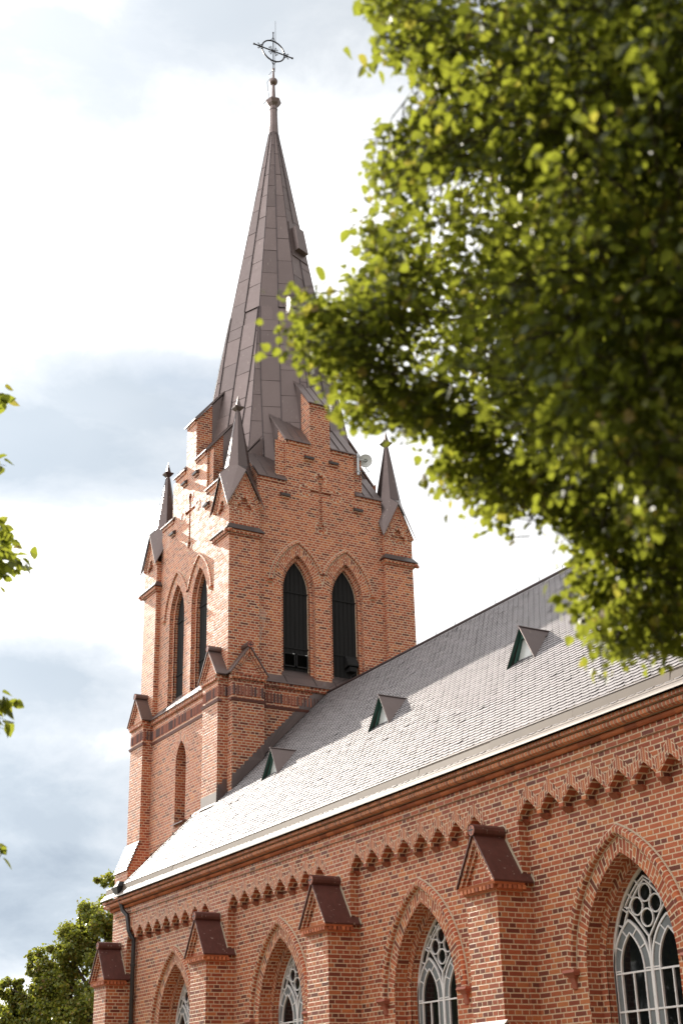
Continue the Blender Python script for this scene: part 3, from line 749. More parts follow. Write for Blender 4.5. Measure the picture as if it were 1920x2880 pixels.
x = MB(); x.tube([(.06, .03, 37.3), (.08, .05, 38.5), (.08, .05, 39.75)], .008, 5)
x.tube([(-.03, -.03, 37.4), (-.14, -.12, 37.25), (-.06, -.08, 37.08), (-.19, -.16, 36.95), (-.16, -.14, 36.5), (-.12, -.11, 36.2), (-.33, -.24, 36.0), (-.2, -.18, 35.6)], .008, 5)
x.build('lightning_rod', IRON, spire)
hx = MB()
def onf(i, t, z, off): 
    p = sv(i, z).lerp(sv(i+1, z), t); n = Vector((cos((i+.5)*pi/4), sin((i+.5)*pi/4), .17)).normalized(); return p+n*off
for (t0, t1, z0, z1, o) in ((.08, .95, 28.55, 30.1, .035), (.26, .84, 28.85, 29.85, .2)):
    lo = [onf(0, t0, z0, 0), onf(0, t1, z0, 0), onf(0, t1, z1, 0), onf(0, t0, z1, 0)]; hi = [onf(0, t0, z0, o), onf(0, t1, z0, o), onf(0, t1, z1, o), onf(0, t0, z1, o)]
    hx.hexa([tuple(v) for v in lo+hi], rnd=.3)
hx.build('spire_hatch', COPPER, spire)

# ------------------------------------------------------------------ nave
YP, YL, YB, S_ = -5.334, -5.5, -5.972, 5.165
XW, XE = 1.70, 28.95
MS, ZR = .996, 12.677
rz = lambda y: ZR-MS*abs(y)
BX = [28.487, 23.322, 18.157, 12.992, 7.827]; BX3 = 2.115
WX = [25.825, 20.66, 15.495, 10.33, 5.165]
BAYS = [(b+.43, b+S_-.458, 8) for b in BX[1:]]+[(BX3+.43, 7.827-.458, 9)]
PS = lambda y: (lambda u, z: (u, y, z))
Pn = lambda u, z, d: (u, -d, z)
WZ, WC = 3.5, .80
nv = MB(); nuv = MB()
prev = XW
edges = sorted([(a, b, n) for a, b, n in BAYS])
xl = XW
ZB = 5.865
for (a, b, n) in edges:
    nv.poly([[(xl, 0), (a, 0), (a, 6.5), (xl, 6.5)]], PS(YL))
    p = (b-a)/n; pts = [(a, 6.5)]; zig = []
    for i in range(n):
        x0, x1 = a+i*p, a+(i+1)*p; xm = (x0+x1)/2
        if i == 0: zig += [(x0, ZB)]
        zig += [(x0+.05, ZB), (x0+.05, 5.935), (xm, 6.135), (x1-.05, 5.935), (x1-.05, ZB)]
    zig += [(b, ZB)]
    nv.poly([[(b, 6.5), (a, 6.5)]+zig], PS(YL)); nv.strip(zig, PS(YL), PS(YP-.001))
    nv.quad((a, YL, 0), (a, YP, 0), (a, YP, ZB), (a, YL, ZB)); nv.quad((b, YL, 0), (b, YP, 0), (b, YP, ZB), (b, YL, ZB))
    wx = min(WX, key=lambda w: abs(w-(a+b)/2))
    hole = arch(wx, WZ, .94, WC, 1.35, 16)
    nv.poly([[(a, 0), (b, 0), (b, 6.3), (a, 6.3)], hole], PS(YP))
    xl = b
nv.poly([[(xl, 0), (XE, 0), (XE, 6.5), (xl, 6.5)]], PS(YL))
nv.poly([[(XW, 6.5), (XE, 6.5), (XE, 6.95), (XW, 6.95)]], PS(YL))
# west, east and north walls
for xx in (XW, XE):
    nv.poly([[(-5.5, 0), (5.5, 0), (5.5, 6.95), (-5.5, 6.95)]], lambda y, z: (xx, y, z))
    xi = xx+.3 if xx == XW else xx
    nv.poly([[(-5.62, 6.9), (5.62, 6.9), (0, rz(0)-.12)]], lambda y, z: (xi, y, z))
nv.quad((XW, 5.5, 0), (XE, 5.5, 0), (XE, 5.5, 6.95), (XW, 5.5, 6.95))
nv.build('nave_wall', BRICK, church)
# zigzag corbel frieze
CORB = mat_plain('rounded_corbel_brick', (.30, .085, .045), .6, 0, .4, .3, 18)
for (a, b, n) in edges:
    fr = MB(); p = (b-a)/n; D = 5.504
    for i in range(n):
        x0, x1 = a+i*p, a+(i+1)*p; xm = (x0+x1)/2
        for (q0, q1) in (((x0, 5.905), (xm, 6.135)), ((xm, 6.135), (x1, 5.905))):
            L = math.dist(q0, q1); lo = [(q0[0], max(q0[1], 5.945) if 0 else q0[1]), q1]; h = .215
            e0 = .06*0
            c4 = [(q0[0], q0[1]+.045), (q1[0], q1[1]) if q1[1] > q0[1] else (q1[0], q1[1]+.045), (q1[0], q1[1]+h), (q0[0], q0[1]+h)]
            if q0[1] > q1[1]: c4[0] = q0
            fr.add([Pn(x, z, D) for x, z in c4], [(0, 1, 2, 3)], uvs=[(0, 0), (0, L), (h, L), (h, 0)], rnd=.5)
    fo = fr.build('corbel_frieze', BRICKUV, church)
    for i in range(n+1):
        cbm = MB(); x0 = a+i*p
        for w, z0, z1, d0, d1 in ((.088, 5.83, 5.862, 5.40, 5.425), (.08, 5.80, 5.83, 5.365, 5.40), (.055, 5.782, 5.80, 5.335, 5.365)):
            cbm.add([Pn(x, z, d) for x in (x0-w, x0+w) for (z, d) in ((z0, 5.32), (z0, d0), (z1, d1), (z1, 5.32))], [(0, 1, 5, 4), (1, 2, 6, 5), (2, 3, 7, 6), (0, 1, 2, 3), (4, 5, 6, 7)], rnd=.5)
        cbm.build('rounded_corbel', CORB, fo)
# eaves cornice
cn = MB(); dn = MB(); ml = MB()
X0c, X1c = 1.35, XE+.1
cn.add([(x, -d, z) for x in (XW-.05, X1c) for (d, z) in ((5.4, 6.47), (5.528, 6.47), (5.528, 6.615), (5.4, 6.615))], [(0, 1, 5, 4), (1, 2, 6, 5), (2, 3, 7, 6), (0, 1, 2, 3)])
n8 = [(5.545+.052*cos(a), 6.655+.045*sin(a)) for a in [(-pi/2)+pi*i/7 for i in range(8)]]+[(5.4, 6.70), (5.4, 6.61)]
x = X0c+.2
while x < X1c:
    x2 = x+.252; ml.add([(xx, -d, z) for xx in (x, x2) for d, z in n8], [(i, i+1, i+11, i+10) for i in range(9)]+[tuple(range(10)), tuple(range(10, 20))], rnd=random.random()); x += .26
cn.add([(xx, -d, z) for xx in (X0c+.1, X1c) for (d, z) in ((5.4, 6.70), (5.57, 6.70), (5.57, 6.86), (5.4, 6.86))], [(0, 1, 5, 4), (1, 2, 6, 5), (2, 3, 7, 6), (0, 1, 2, 3)])
x = X0c+.05; i = 0
while x < X1c:
    rn = random.random(); w = .054
    pr = [(5.60, 6.70), (5.655, 6.695), (5.70, 6.72), (5.712, 6.77), (5.68, 6.80), (5.60, 6.80)]
    dn.add([(xx, -d, z) for xx in (x, x+w) for d, z in pr], [(j, (j+1) % 6, (j+1) % 6+6, j+6) for j in range(6)]+[tuple(range(6)), tuple(range(6, 12))], rnd=rn)
    rn = random.random(); dn.box(x+.02, x+.02+w, -5.748, -5.60, 6.808, 6.868, rnd=rn)
    x += .0775; i += 1
# west return of the cornice
for (z0, z1, o) in ((6.62, 6.70, .08), (6.70, 6.80, .2), (6.80, 6.87, .26)):
    cn.box(XW-o, XW+.1, -5.5-min(o, .2), -4.2, z0, z1)
cno = cn.build('eaves_cornice', BRICK, church)
DENT = NT('dentil_bricks'); rr_ = DENT.attr(); DENT.set(col=DENT.ramp(rr_, [(0, (.30, .085, .042)), (.5, (.48, .14, .06)), (1, (.60, .20, .085))]), rough=.6, spec=.45)
bk = MB()
bk.add([(xx, -d, z) for xx in (X0c+.05, X1c) for d, z in [(5.58, 6.702), (5.651, 6.699), (5.696, 6.723), (5.708, 6.77), (5.677, 6.798), (5.677, 6.806), (5.743, 6.811), (5.743, 6.865), (5.58, 6.865)]], [(j, (j+1) % 9, (j+1) % 9+9, j+9) for j in range(9)]+[tuple(range(9)), tuple(range(9, 18))])
bk.build('mortar_bed', MORTAR, cno)
dn.build('dentil_row', DENT.mat, cno); ml.build('roll_moulding', DENT.mat, cno, True)

# buttresses
def buttress(bx, west=False):
    b = MB(); hw = .398
    b.box(bx-hw, bx+hw, YB, YL+.05, 2.85, 4.80)
    b.add([(x, y, z) for x in (bx-hw-.03, bx+hw+.03) for (y, z) in ((YL, 0), (YB-.33, 0), (YB-.33, 2.60), (YB, 2.90), (YL, 2.90))], [(0, 1, 6, 5), (1, 2, 7, 6), (0, 1, 2, 3, 4), (5, 6, 7, 8, 9)])
    o = b.build('buttress', BRICK, church)
    d = MB()
    for z0, z1, pr in ((4.775, 4.81, .03), (4.865, 4.905, .10)):
        d.add([(x, y, z) for (q, z) in ((pr*.8, z0), (pr, z1)) for (x, y) in ((bx-hw-q, YL), (bx+hw+q, YL), (bx+hw+q, YB-q), (bx-hw-q, YB-q))], [(0, 1, 2, 3), (4, 5, 6, 7), (2, 3, 7, 6), (1, 2, 6, 5), (0, 3, 7, 4)], rnd=.5)
    for i in range(9):
        x = bx-hw-.05+i*(2*hw+.1)/9; d.box(x+.012, x+.078, YB-.085, YB+.05, 4.805, 4.868)
    for i in range(6):
        y = YB-.03+i*.09
        for sx in (-1, 1): d.box(*sorted((bx+sx*hw, bx+sx*(hw+.085))), y+.012, y+.074, 4.805, 4.868)
    d.build('buttress_cornice', DENT.mat, o)
    s = MB()
    s.add([(x, y, z) for x in (bx-hw-.06, bx+hw+.06) for (y, z) in ((YB-.37, 2.57), (YB-.37, 2.60), (YB+.0, 2.94), (YB, 2.90))], [(0, 1, 5, 4), (1, 2, 6, 5), (0, 1, 2, 3), (4, 5, 6, 7)], rnd=.5)
    s.build('buttress_offset', SHEET, o)
    g, (xm, co) = gablet('gablet', Pn, bx, hw, -YB, 5.34, 4.905, 5.60, .105, .098, 5.735, CAPTILE, church)
    xm.build('cross_mark', IRON, co)
    # mortar fillet where the cap meets the wall
    f = MB(); ho = hw+.105+.02
    for e in (-1, 1):
        f.add([Pn(x, z, 5.508) for x, z in ((bx+e*.08, 5.68), (bx+e*.0, 5.72), (bx+e*(.44), 4.96), (bx+e*(.50), 4.98))] if False else [Pn(bx+e*.07, 5.60, 5.506), Pn(bx+e*.108, 5.655, 5.506), Pn(bx+e*.47, 5.06, 5.506), Pn(bx+e*.43, 5.035, 5.506)], [(0, 1, 2, 3)])
    A = [(bx+.105*cos(t), 5.735+.105*sin(t)) for t in [pi*i/8 for i in range(9)]]; B = [(bx+.125*cos(t), 5.735+.125*sin(t)) for t in [pi*i/8 for i in range(9)]]
    f.add([Pn(*q, 5.506) for q in A+B], [(i, i+1, i+10, i+9) for i in range(8)])
    for e in (-1, 1): f.add([Pn(bx+e*x, z, 5.345) for x, z in ((.43, 5.0), (.47, 5.06), (.545, 4.945), (.515, 4.90))], [(0, 1, 2, 3)])
    f.build('mortar_fillet', MORTAR, g)
for bx in BX+[BX3]: buttress(bx)

# nave windows
def bar(mb, p, q, w=.05, d0=4.922, d1=4.96, **k):
    dx, dz = q[0]-p[0], q[1]-p[1]; L = math.hypot(dx, dz); nx, nz = -dz/L*w/2, dx/L*w/2
    w *= .6; nx *= .6; nz *= .6; c4 = [(p[0]+nx, p[1]+nz), (q[0]+nx, q[1]+nz), (q[0]-nx, q[1]-nz), (p[0]-nx, p[1]-nz)]
    mb.prism(c4, lambda u, z: Pn(u, z, d0), lambda u, z: Pn(u, z, d1), rnd=.5)
def polybar(mb, pts, w=.05, d0=4.922, d1=4.96):
    # mitred band along a polyline
    w *= .62
    n = len(pts); Lf = []; Rt = []
    for i, p in enumerate(pts):
        a = pts[max(i-1, 0)]; b = pts[min(i+1, n-1)]; dx, dz = b[0]-a[0], b[1]-a[1]; L = math.hypot(dx, dz) or 1
        Lf.append((p[0]-dz/L*w/2, p[1]+dx/L*w/2)); Rt.append((p[0]+dz/L*w/2, p[1]-dx/L*w/2))
    for i in range(n-1):
        c4 = [Lf[i], Lf[i+1], Rt[i+1], Rt[i]]
        mb.add([Pn(x, z, d) for d in (d0, d1) for x, z in c4], [(4, 5, 6, 7), (0, 1, 5, 4), (2, 3, 7, 6)], rnd=.5)
def make_window(wx):
    r = MB(); ring(r, wx, WZ, .94, 1.15, WC, Pn, -YP-.03, -YP+.004, n=20); r.strip(arch(wx, WZ, .94, WC, 1.35, 16), PS(YP), PS(-5.095), uvd=.24); r.strip(arch(wx, WZ, .805, WC, 1.35, 16), PS(-5.095), PS(-4.92), uvd=.165)
    ring(r, wx, WZ, .805, .94, WC, Pn, 5.08, 5.095, 1.35, 16); ring(r, wx, WZ, 1.295, 1.315, WC, Pn, -YP-.03, -YP+.02, n=20, mi=1); ring(r, wx, WZ, 1.145, 1.16, WC, Pn, -YP-.03, -YP+.012, n=20, mi=1); wo = r.build('nave_window', [BRICKUV, MORTAR], church)
    h = MB(); ring(h, wx, WZ, 1.15, 1.30, WC, Pn, -YP-.02, -YP+.085, 3.56-.0, n=20, keep=None, convex=True); h.build('hood_mould', BRICKUV, wo)
    for s in (-1, 1):
        st = MB(); u = wx+s*1.225
        def blk(w, z0, z1, d0, d1): st.add([Pn(x, z, d) for x in (u-w, u+w) for (z, d) in ((z0, -YP-.02), (z0, d0), (z1, d1), (z1, -YP-.02))], [(0, 1, 5, 4), (1, 2, 6, 5), (2, 3, 7, 6), (0, 1, 2, 3), (4, 5, 6, 7)])
        blk(.13, 3.52, 3.56, -YP+.13, -YP+.11); blk(.115, 3.485, 3.52, -YP+.09, -YP+.13); blk(.075, 3.45, 3.485, -YP+.06, -YP+.09); blk(.05, 3.30, 3.45, -YP+.02, -YP+.055)
        st.build('hood_stop', TERRA, wo)
    f = MB(); w2 = MB(); hw = .80
    X = lambda pts: [(wx+a, b) for a, b in pts]
    zb = 1.38
    oa = arch(0, WZ, hw-.016, WC, zb, 16); polybar(f, X(oa), .075)
    ia = arch(0, WZ, hw-.165, WC, WZ+.42, 16); ia = [q for q in ia if q[1] > 4.08]; polybar(f, X(ia), .038, 4.922, 4.955)
    # ticks between outer and inner arch
    for t in (.25, .4, .55, .7, .85):
        R = hw-.025+WC; th = pi+(acos(-WC/R)-pi)*t
        for s in (-1, 1):
            p = (-s*(WC+R*cos(th))*-1, WZ+R*sin(th)); q = (s*(WC+(R-.14)*cos(th)), WZ+(R-.14)*sin(th)); p = (s*(WC+R*cos(th)), p[1])
            if q[1] > 4.05: bar(f, *X([p, q]), .032, 4.922, 4.952)
    for s in (-1, 1):
        cx = s*.40
        lo = arch(cx, WZ, .385, .395, zb, 12); polybar(f, X(lo), .05)
        li = arch(cx, WZ, .243, .395, zb, 12); polybar(f, X(li), .036)
        A = X(arch(cx, WZ, .385, .395, zb, 12)); B = X(li)
        w2.add([Pn(*q, 4.945) for q in A+B], [(i, i+1, i+1+len(A), i+len(A)) for i in range(len(A)-1)], rnd=.5)
        for t in (.0, .42, .75):
            for e in (-1, 1):
                R0, R1 = .385+.395, .243+.395; a1 = acos(-.395/R0); th = pi+(a1-pi)*t
                bar(f, *X([(cx+e*(.395+R0*cos(th))*1, WZ+R0*sin(th)), (cx+e*(.395+R1*cos(th)), WZ+R1*sin(th))]), .03, 4.922, 4.957)
        bar(f, (wx+cx, zb), (wx+cx, 3.47), .038, 4.922, 4.955)
        # lattice round the four rings
        polybar(f, X([(0, 3.90), (s*.13, 4.05), (s*.27, 4.21), (s*.44, 4.37)]), .034, 4.922, 4.955)
        polybar(f, X([(s*.02, 3.66), (s*.08, 3.82), (s*.17, 3.98), (s*.33, 4.13)]), .034, 4.922, 4.955) if 0 else None
        polybar(f, X([(s*.44, 4.37), (s*.30, 4.52), (s*.16, 4.64), (0, 4.74)]), .034, 4.922, 4.955)
        bar(f, (wx+s*.33, 4.34), (wx+s*.46, 4.36), .03, 4.922, 4.952)
    bar(f, (wx, zb), (wx, 3.92), .055, 4.922, 4.962)
    for (a, b) in ((0, 4.508), (-.192, 4.341), (.192, 4.341), (0, 4.165)):
        polybar(f, X([(a+.122*cos(2*pi*i/20), b+.122*sin(2*pi*i/20)) for i in range(21)]), .03, 4.922, 4.957)
    for z in (3.465, 2.955, 2.45, 1.95, 1.40): bar(f, (wx-.79, z), (wx+.79, z), .042, 4.922, 4.957)
    f.build('window_frame', WHITE, wo); w2.build('tracery_panel', WHITE2, wo)
    g = MB(); g.poly([X(arch(0, WZ, hw, WC, 1.35, 16))], lambda u, z: Pn(u, z, 4.928)); g.build('window_glass', GLASS, wo)
    s = MB(); s.add([Pn(x, z, d) for x in (wx-.98, wx+.98) for (d, z) in ((4.93, 1.42), (5.40, 1.25), (5.40, 1.20), (4.93, 1.20))], [(0, 1, 5, 4), (1, 2, 6, 5), (2, 3, 7, 6), (0, 1, 2, 3), (4, 5, 6, 7)]); s.build('window_sill', TILE, wo)
for wx in WX: make_window(wx)

# roof: every slate laid on the south slope
sl = MB(); patch = {}; nS = Vector((0, -MS, 1)).normalized(); dn_ = Vector((0, -1, -MS)).normalized()
w, ex = .19, .112; nrow = int(5.66/(ex*abs(dn_.y)))
XR0, XR1 = 1.98, XE+.15
for r in range(nrow+1):
    s0 = .05+r*ex
    if s0*abs(dn_.y) > 5.66: break
    x = XR0-(w/2 if r % 2 else 0); h = ex+.035
    while x < XR1:
        xa, xb = max(x, XR0), min(x+w, XR1)
        base = Vector((0, 0, ZR))
        j = random.uniform(-.006, .006); li = random.uniform(.015, .021); ti = random.uniform(-.0022, .0022)
        if random.random() < .02: li += .008; j += .008
        y_end = (base+dn_*(s0+h)).y
        yc = (base+dn_*s0)
        if abs(yc.y) < 3.45 and xa < 3.1 and True:
            x += w; continue
        def P(px, s, o): 
            q = base+dn_*s+nS*o; return (px, q.y, q.z)
        mdl = (xa+xb)/2; g = .0035; k = (xb-xa)
        pts = [P(xa+g, s0-.0, .0), P(xb-g, s0, .0), P(xb-g, s0+h*.80+j, li+ti), P(xb-k*.2, s0+h*.95+j, li+ti*.6), P(mdl, s0+h+j, li), P(xa+k*.2, s0+h*.95+j, li-ti*.6), P(xa+g, s0+h*.80+j, li-ti)]
        lo = [P(xb-g, s0+h*.80+j, li+ti-.02), P(xb-k*.2, s0+h*.95+j, li+ti*.6-.02), P(mdl, s0+h+j, li-.02), P(xa+k*.2, s0+h*.95+j, li-ti*.6-.02), P(xa+g, s0+h*.80+j, li-ti-.02)]
        rv = min(1, max(0, random.gauss(.45, .22)))
        sl.add(pts+lo, [(0, 1, 2, 3, 4, 5, 6), (2, 3, 8, 7), (3, 4, 9, 8), (4, 5, 10, 9), (5, 6, 11, 10)], rnd=rv)
        x += w
rf = sl.build('nave_roof', SLATE, church)
dk = MB()
dk.poly([[(XR0, 5.80), (XR1, 5.80), (XR1, 0), (XR0, 0)]] if False else [[(3.08, 0), (XR1, 0), (XR1, 5.74), (XR0, 5.74), (XR0, 3.42), (3.08, 3.42)]], lambda a, b: (a, -b, rz(b)-.012), rnd=.3)
dk.quad((3.08, 0, ZR-.005), (XR1, 0, ZR-.005), (XR1, 5.8, rz(5.8)), (3.08, 5.8, rz(5.8)), rnd=.4)
dk.build('roof_deck', SLATE, rf)
rg = MB(); rg.tube([(3.1, 0, ZR+.01), (XR1, 0, ZR+.01)], .045, 8); rg.build('ridge_capping', SEAM, rf)
es = MB()
XG0 = 1.42
pr = [(5.38, rz(5.38)+.012), (5.81, 6.905), (5.815, 6.875), (5.38, rz(5.38)-.03)]
es.prism(pr, lambda d, z: (XG0, -d, z), lambda d, z: (XR1, -d, z), rnd=.6)
es.build('eaves_sheet', SHEET, rf)
gb = MB()
xx = XG0
while xx < XR1:
    x2 = min(xx+2.1, XR1); wv = random.uniform(-.006, .006)
    gb.prism([(5.69, 7.0), (5.655+wv, 7.17), (5.635+wv, 7.185), (5.60, 7.17), (5.66, 7.0)], lambda d, z: (xx+.002, -d, z), lambda d, z: (x2-.002, -d, z), rnd=random.random()); xx = x2
gb.build('gutter_board', BOARD, rf)
ed = MB(); ed.tube([(XG0, -5.652, 7.187), (XR1, -5.652, 7.187)], .01, 5); ed.tube([(XG0, -5.75, 6.968), (XR1, -5.75, 6.968)], .0035, 4); ed.build('gutter_bead', SEAM, rf)
vg = MB()
pv = [Vector((XR0-.03, y, rz(y)+.02)) for y in (-5.66, -4.5, -3.45)]
for a, b in zip(pv[:-1], pv[1:]):
    vg.quad(tuple(a+Vector((-.10, 0, -.0))), tuple(a+Vector((.1, 0, .012))), tuple(b+Vector((.1, 0, .012))), tuple(b+Vector((-.10, 0, 0))))
    vg.quad(tuple(a+Vector((-.10, 0, 0))), tuple(b+Vector((-.10, 0, 0))), tuple(b+Vector((-.10, 0, -.12))), tuple(a+Vector((-.10, 0, -.12))))
vg.build('verge_flashing', SHEET, rf)
lc = MB(); lc.tube([(XR0+.05, y, rz(y)+.05) for y in (-5.6, -5.1, -4.6, -4.1, -3.6)], .011, 5)
for y in (-5.3, -4.7, -4.1, -3.6): lc.tube([(XR0+.05, y, rz(y)), (XR0+.05, y-.03, rz(y)+.09)], .012, 5)
x = 3.6
while x < XR1:
    lc.tube([(x, 0, ZR+.03), (x, 0, ZR+.13)], .007, 5); x += .842
lc.tube([(3.2, 0, ZR+.13)]+[(3.6+.842*i+.42*j, 0, ZR+.145-.02*j) for i in range(30) for j in (0, 1)], .004, 4)
lc.build('lightning_conductor', IRON, rf)

# flashings where the roof runs into the tower
fl = MB()
def flash(yA, yB, x, n):
    # stepped upstand following the courses
    top = []; z0, z1 = rz(yA), rz(yB); pts = [(yA, z0-.05), (yB, z1-.05)]
    zz = z1+.36; y = yB; st = [(yB, z1+.36)]
    k = int(abs(yB-yA)/.11)
    for i in range(k):
        y1 = yB+(yA-yB)*(i+1)/k; st += [(y1+.02, st[-1][1]-.02), (y1, rz(y1)+.36)]
    fl.poly([pts+st], lambda y, z: (x, y, z))
flash(-DL-.005, -2.128, DB+.012, 6); flash(-2.128, -.02, DL+.012, 6); flash(-DB-.01, -DL, DL+.012, 3)
for i in range(26):
    y = -3.38+i*.13; xb = (DL if y < -DL or y > -2.128 else DB)+.014
    fl.add([(xb, y, rz(y)+.02), (xb, y+.13, rz(y+.13)+.02), (xb+.07, y+.13, rz(y+.13)+.035), (xb+.07, y, rz(y)+.035)], [(0, 1, 2, 3)])
fl.build('roof_flashing', COPPER, church)
fb = MB(); fb.add([(x, y, z) for y in (-DB-.012,) for (x, z) in ((2.12, rz(3.39)-.12), (3.09, rz(3.39)-.12), (3.09, 9.60), (2.12, 9.60))], [(0, 1, 2, 3)])
fb.add([(2.12, -DB-.012, 9.33), (3.09, -DB-.012, 9.33), (3.12, -DB-.14, 9.22), (2.06, -DB-.14, 9.22)], [(0, 1, 2, 3)])
fb.build('corner_flashing', SHEET, church)
nsil = MB(); nsil.add([FACES[1](u, z, d) for u in (-.36, .47) for (d, z) in ((DL-.5, 9.66), (DL+.10, 9.35), (DL+.10, 9.32), (DL-.5, 9.6))], [(0, 1, 5, 4), (1, 2, 6, 5), (0, 1, 2, 3), (4, 5, 6, 7)]); nsil.build('niche_sill', COPPER, church)

# dormers
for xd in (6.02, 11.13, 16.20, 21.37):
    b = MB(); zt = 10.08; yf = -3.33; hw = .445; zf = rz(3.36)+.0; yb = -2.59
    Ax = (xd, yf+.02, zt); Bk = (xd, yb, zt+.0); Lf = (xd-hw, yf-.02, zf); Rf = (xd+hw, yf-.02, zf)
    th = .025
    for F_ in (Lf, Rf):
        b.add([Ax, Bk, F_, (Ax[0], Ax[1], Ax[2]+th), (Bk[0], Bk[1], Bk[2]+th), (F_[0], F_[1], F_[2]+th)], [(0, 1, 2), (3, 4, 5), (0, 2, 5, 3), (1, 2, 5, 4)])
    b.tube([(xd, yf, zt+.03), (xd, yb+.02, zt+.03)], .018, 5)
    do = b.build('roof_dormer', COPPER, church)
    f = MB(); yy = yf+.10; sc = .86
    ou = [(xd-hw*.93, zf+.05), (xd+hw*.93, zf+.05), (xd, zt-.03)]; inn = [(xd-hw*.62, zf+.10), (xd+hw*.62, zf+.10), (xd+hw*.60, zf+.16), (xd+.07, zt-.2), (xd-.07, zt-.2), (xd-hw*.60, zf+.16)]
    f.poly([ou, inn], lambda u, z: (u, yy, z)); f.strip(inn, lambda u, z: (u, yy, z), lambda u, z: (u, yy+.06, z), True)
    for F_ in (Lf, Rf): f.quad((Ax[0], Ax[1], Ax[2]-.012), (F_[0], F_[1], F_[2]-.012), (F_[0], yy+.08, F_[2]+.02), (Ax[0], yy+.08, Ax[2]-.012))
    f.build('dormer_frame', PATINA, do)
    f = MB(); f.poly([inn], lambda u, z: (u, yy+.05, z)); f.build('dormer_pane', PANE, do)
    f = MB(); f.add([(xd-hw, yf-.02, zf-.0), (xd+hw, yf-.02, zf-.0), (xd+hw, yy, zf+.06), (xd-hw, yy, zf+.06)], [(0, 1, 2, 3)]); f.build('dormer_sill', SHEET, do)

# rain pipe
rp = MB(); R_ = .052
path = [(2.40, -5.70, 7.0), (2.47, -5.66, 6.74), (2.50, -5.62, 6.56), (2.66, -5.56, 6.42), (2.72, -5.53, 6.05), (2.76, -5.50, 5.95), (2.80, -5.42, 5.84), (2.80, -5.42, 5.6), (2.80, -5.42, .1)]
rp.tube(path, R_, 10)
rpo = rp.build('downpipe', PIPE, church, True)
h = MB(); h.hexa([(2.32, -5.76, 6.90), (2.50, -5.76, 6.90), (2.50, -5.62, 6.90), (2.32, -5.62, 6.90), (2.22, -5.84, 7.12), (2.60, -5.84, 7.12), (2.60, -5.62, 7.16), (2.22, -5.62, 7.16)]); h.hexa([(2.22, -5.82, 7.10), (2.52, -5.82, 7.10), (2.52, -5.6, 7.10), (2.22, -5.6, 7.10), (2.36, -5.74, 7.26), (2.50, -5.74, 7.26), (2.50, -5.6, 7.26), (2.36, -5.6, 7.26)]); h.build('rain_hopper', PIPE, rpo)
h = MB()
for z in (5.2, 3.9, 2.5, 1.2): h.lathe((2.80, -5.42), [(R_, z), (R_+.014, z+.005), (R_+.014, z+.06), (R_, z+.065)], 10)
h.build('pipe_collar', PIPE, rpo)

# ------------------------------------------------------------------ satellite dish on the gable
dish = thing('satellite_dish', 'small round white satellite dish on a steel mast beside the stepped gable', 'satellite dish', (2.99, 1.30, 19.8))
def child(mb, name, mat, parent, smooth=False):
    o = mb.build(name, mat, None, smooth); o.parent = parent; o.matrix_parent_inverse = parent.matrix_world.inverted() if False else Matrix.Translation(-parent.location); return o
b = MB(); b.tube([(2.99, 1.32, 19.82), (2.99, 1.32, 20.55)], .045, 10); child(b, 'mast', GALV, dish)
b = MB()
for z in (19.92, 20.42): b.box(2.93, 3.04, 1.26, 1.38, z, z+.035)
b.tube([(2.99, 1.32, 20.35), (2.93, 1.62, 20.39)], .022, 6); child(b, 'bracket', GALV, dish)
b = MB(); cd_ = Vector((2.95, 1.62, 20.39)); dv = (CAM-cd_).normalized(); dv = (dv+Vector((.1, -.15, .1))).normalized(); e1 = dv.cross(Vector((0, 0, 1))).normalized(); e2 = e1.cross(dv)
vs = [tuple(cd_-dv*.03)]; fs = []
for i in range(1, 5):
    r = .2*i/4
    vs += [tuple(cd_+e1*r*cos(2*pi*j/24)+e2*r*sin(2*pi*j/24)+dv*(-.03+.035*(i/4)**2)) for j in range(24)]
for j in range(24): fs.append((0, 1+j, 1+(j+1) % 24))
for i in range(3):
    for j in range(24): fs.append((1+i*24+j, 1+i*24+(j+1) % 24, 1+(i+1)*24+(j+1) % 24, 1+(i+1)*24+j))
b.add(vs, fs); b.tube([Vector(vs[1+72+j % 24]) for j in range(25)], .01, 5, False); child(b, 'reflector', DISHM, dish, True)
b = MB(); b.tube([tuple(cd_-e2*.19), tuple(cd_-e2*.24+dv*.02), tuple(cd_-e2*.36-e1*.1), (2.99, 1.4, 19.95), (2.99, 1.34, 19.6)], .012, 5); child(b, 'cable', IRON, dish)

# ------------------------------------------------------------------ ground
g = MB(); g.quad((-600, -600, 0), (600, -600, 0), (600, 600, 0), (-600, 600, 0)); gd = g.build('ground', BOUNCE_GROUND); tag(gd, kind='structure')

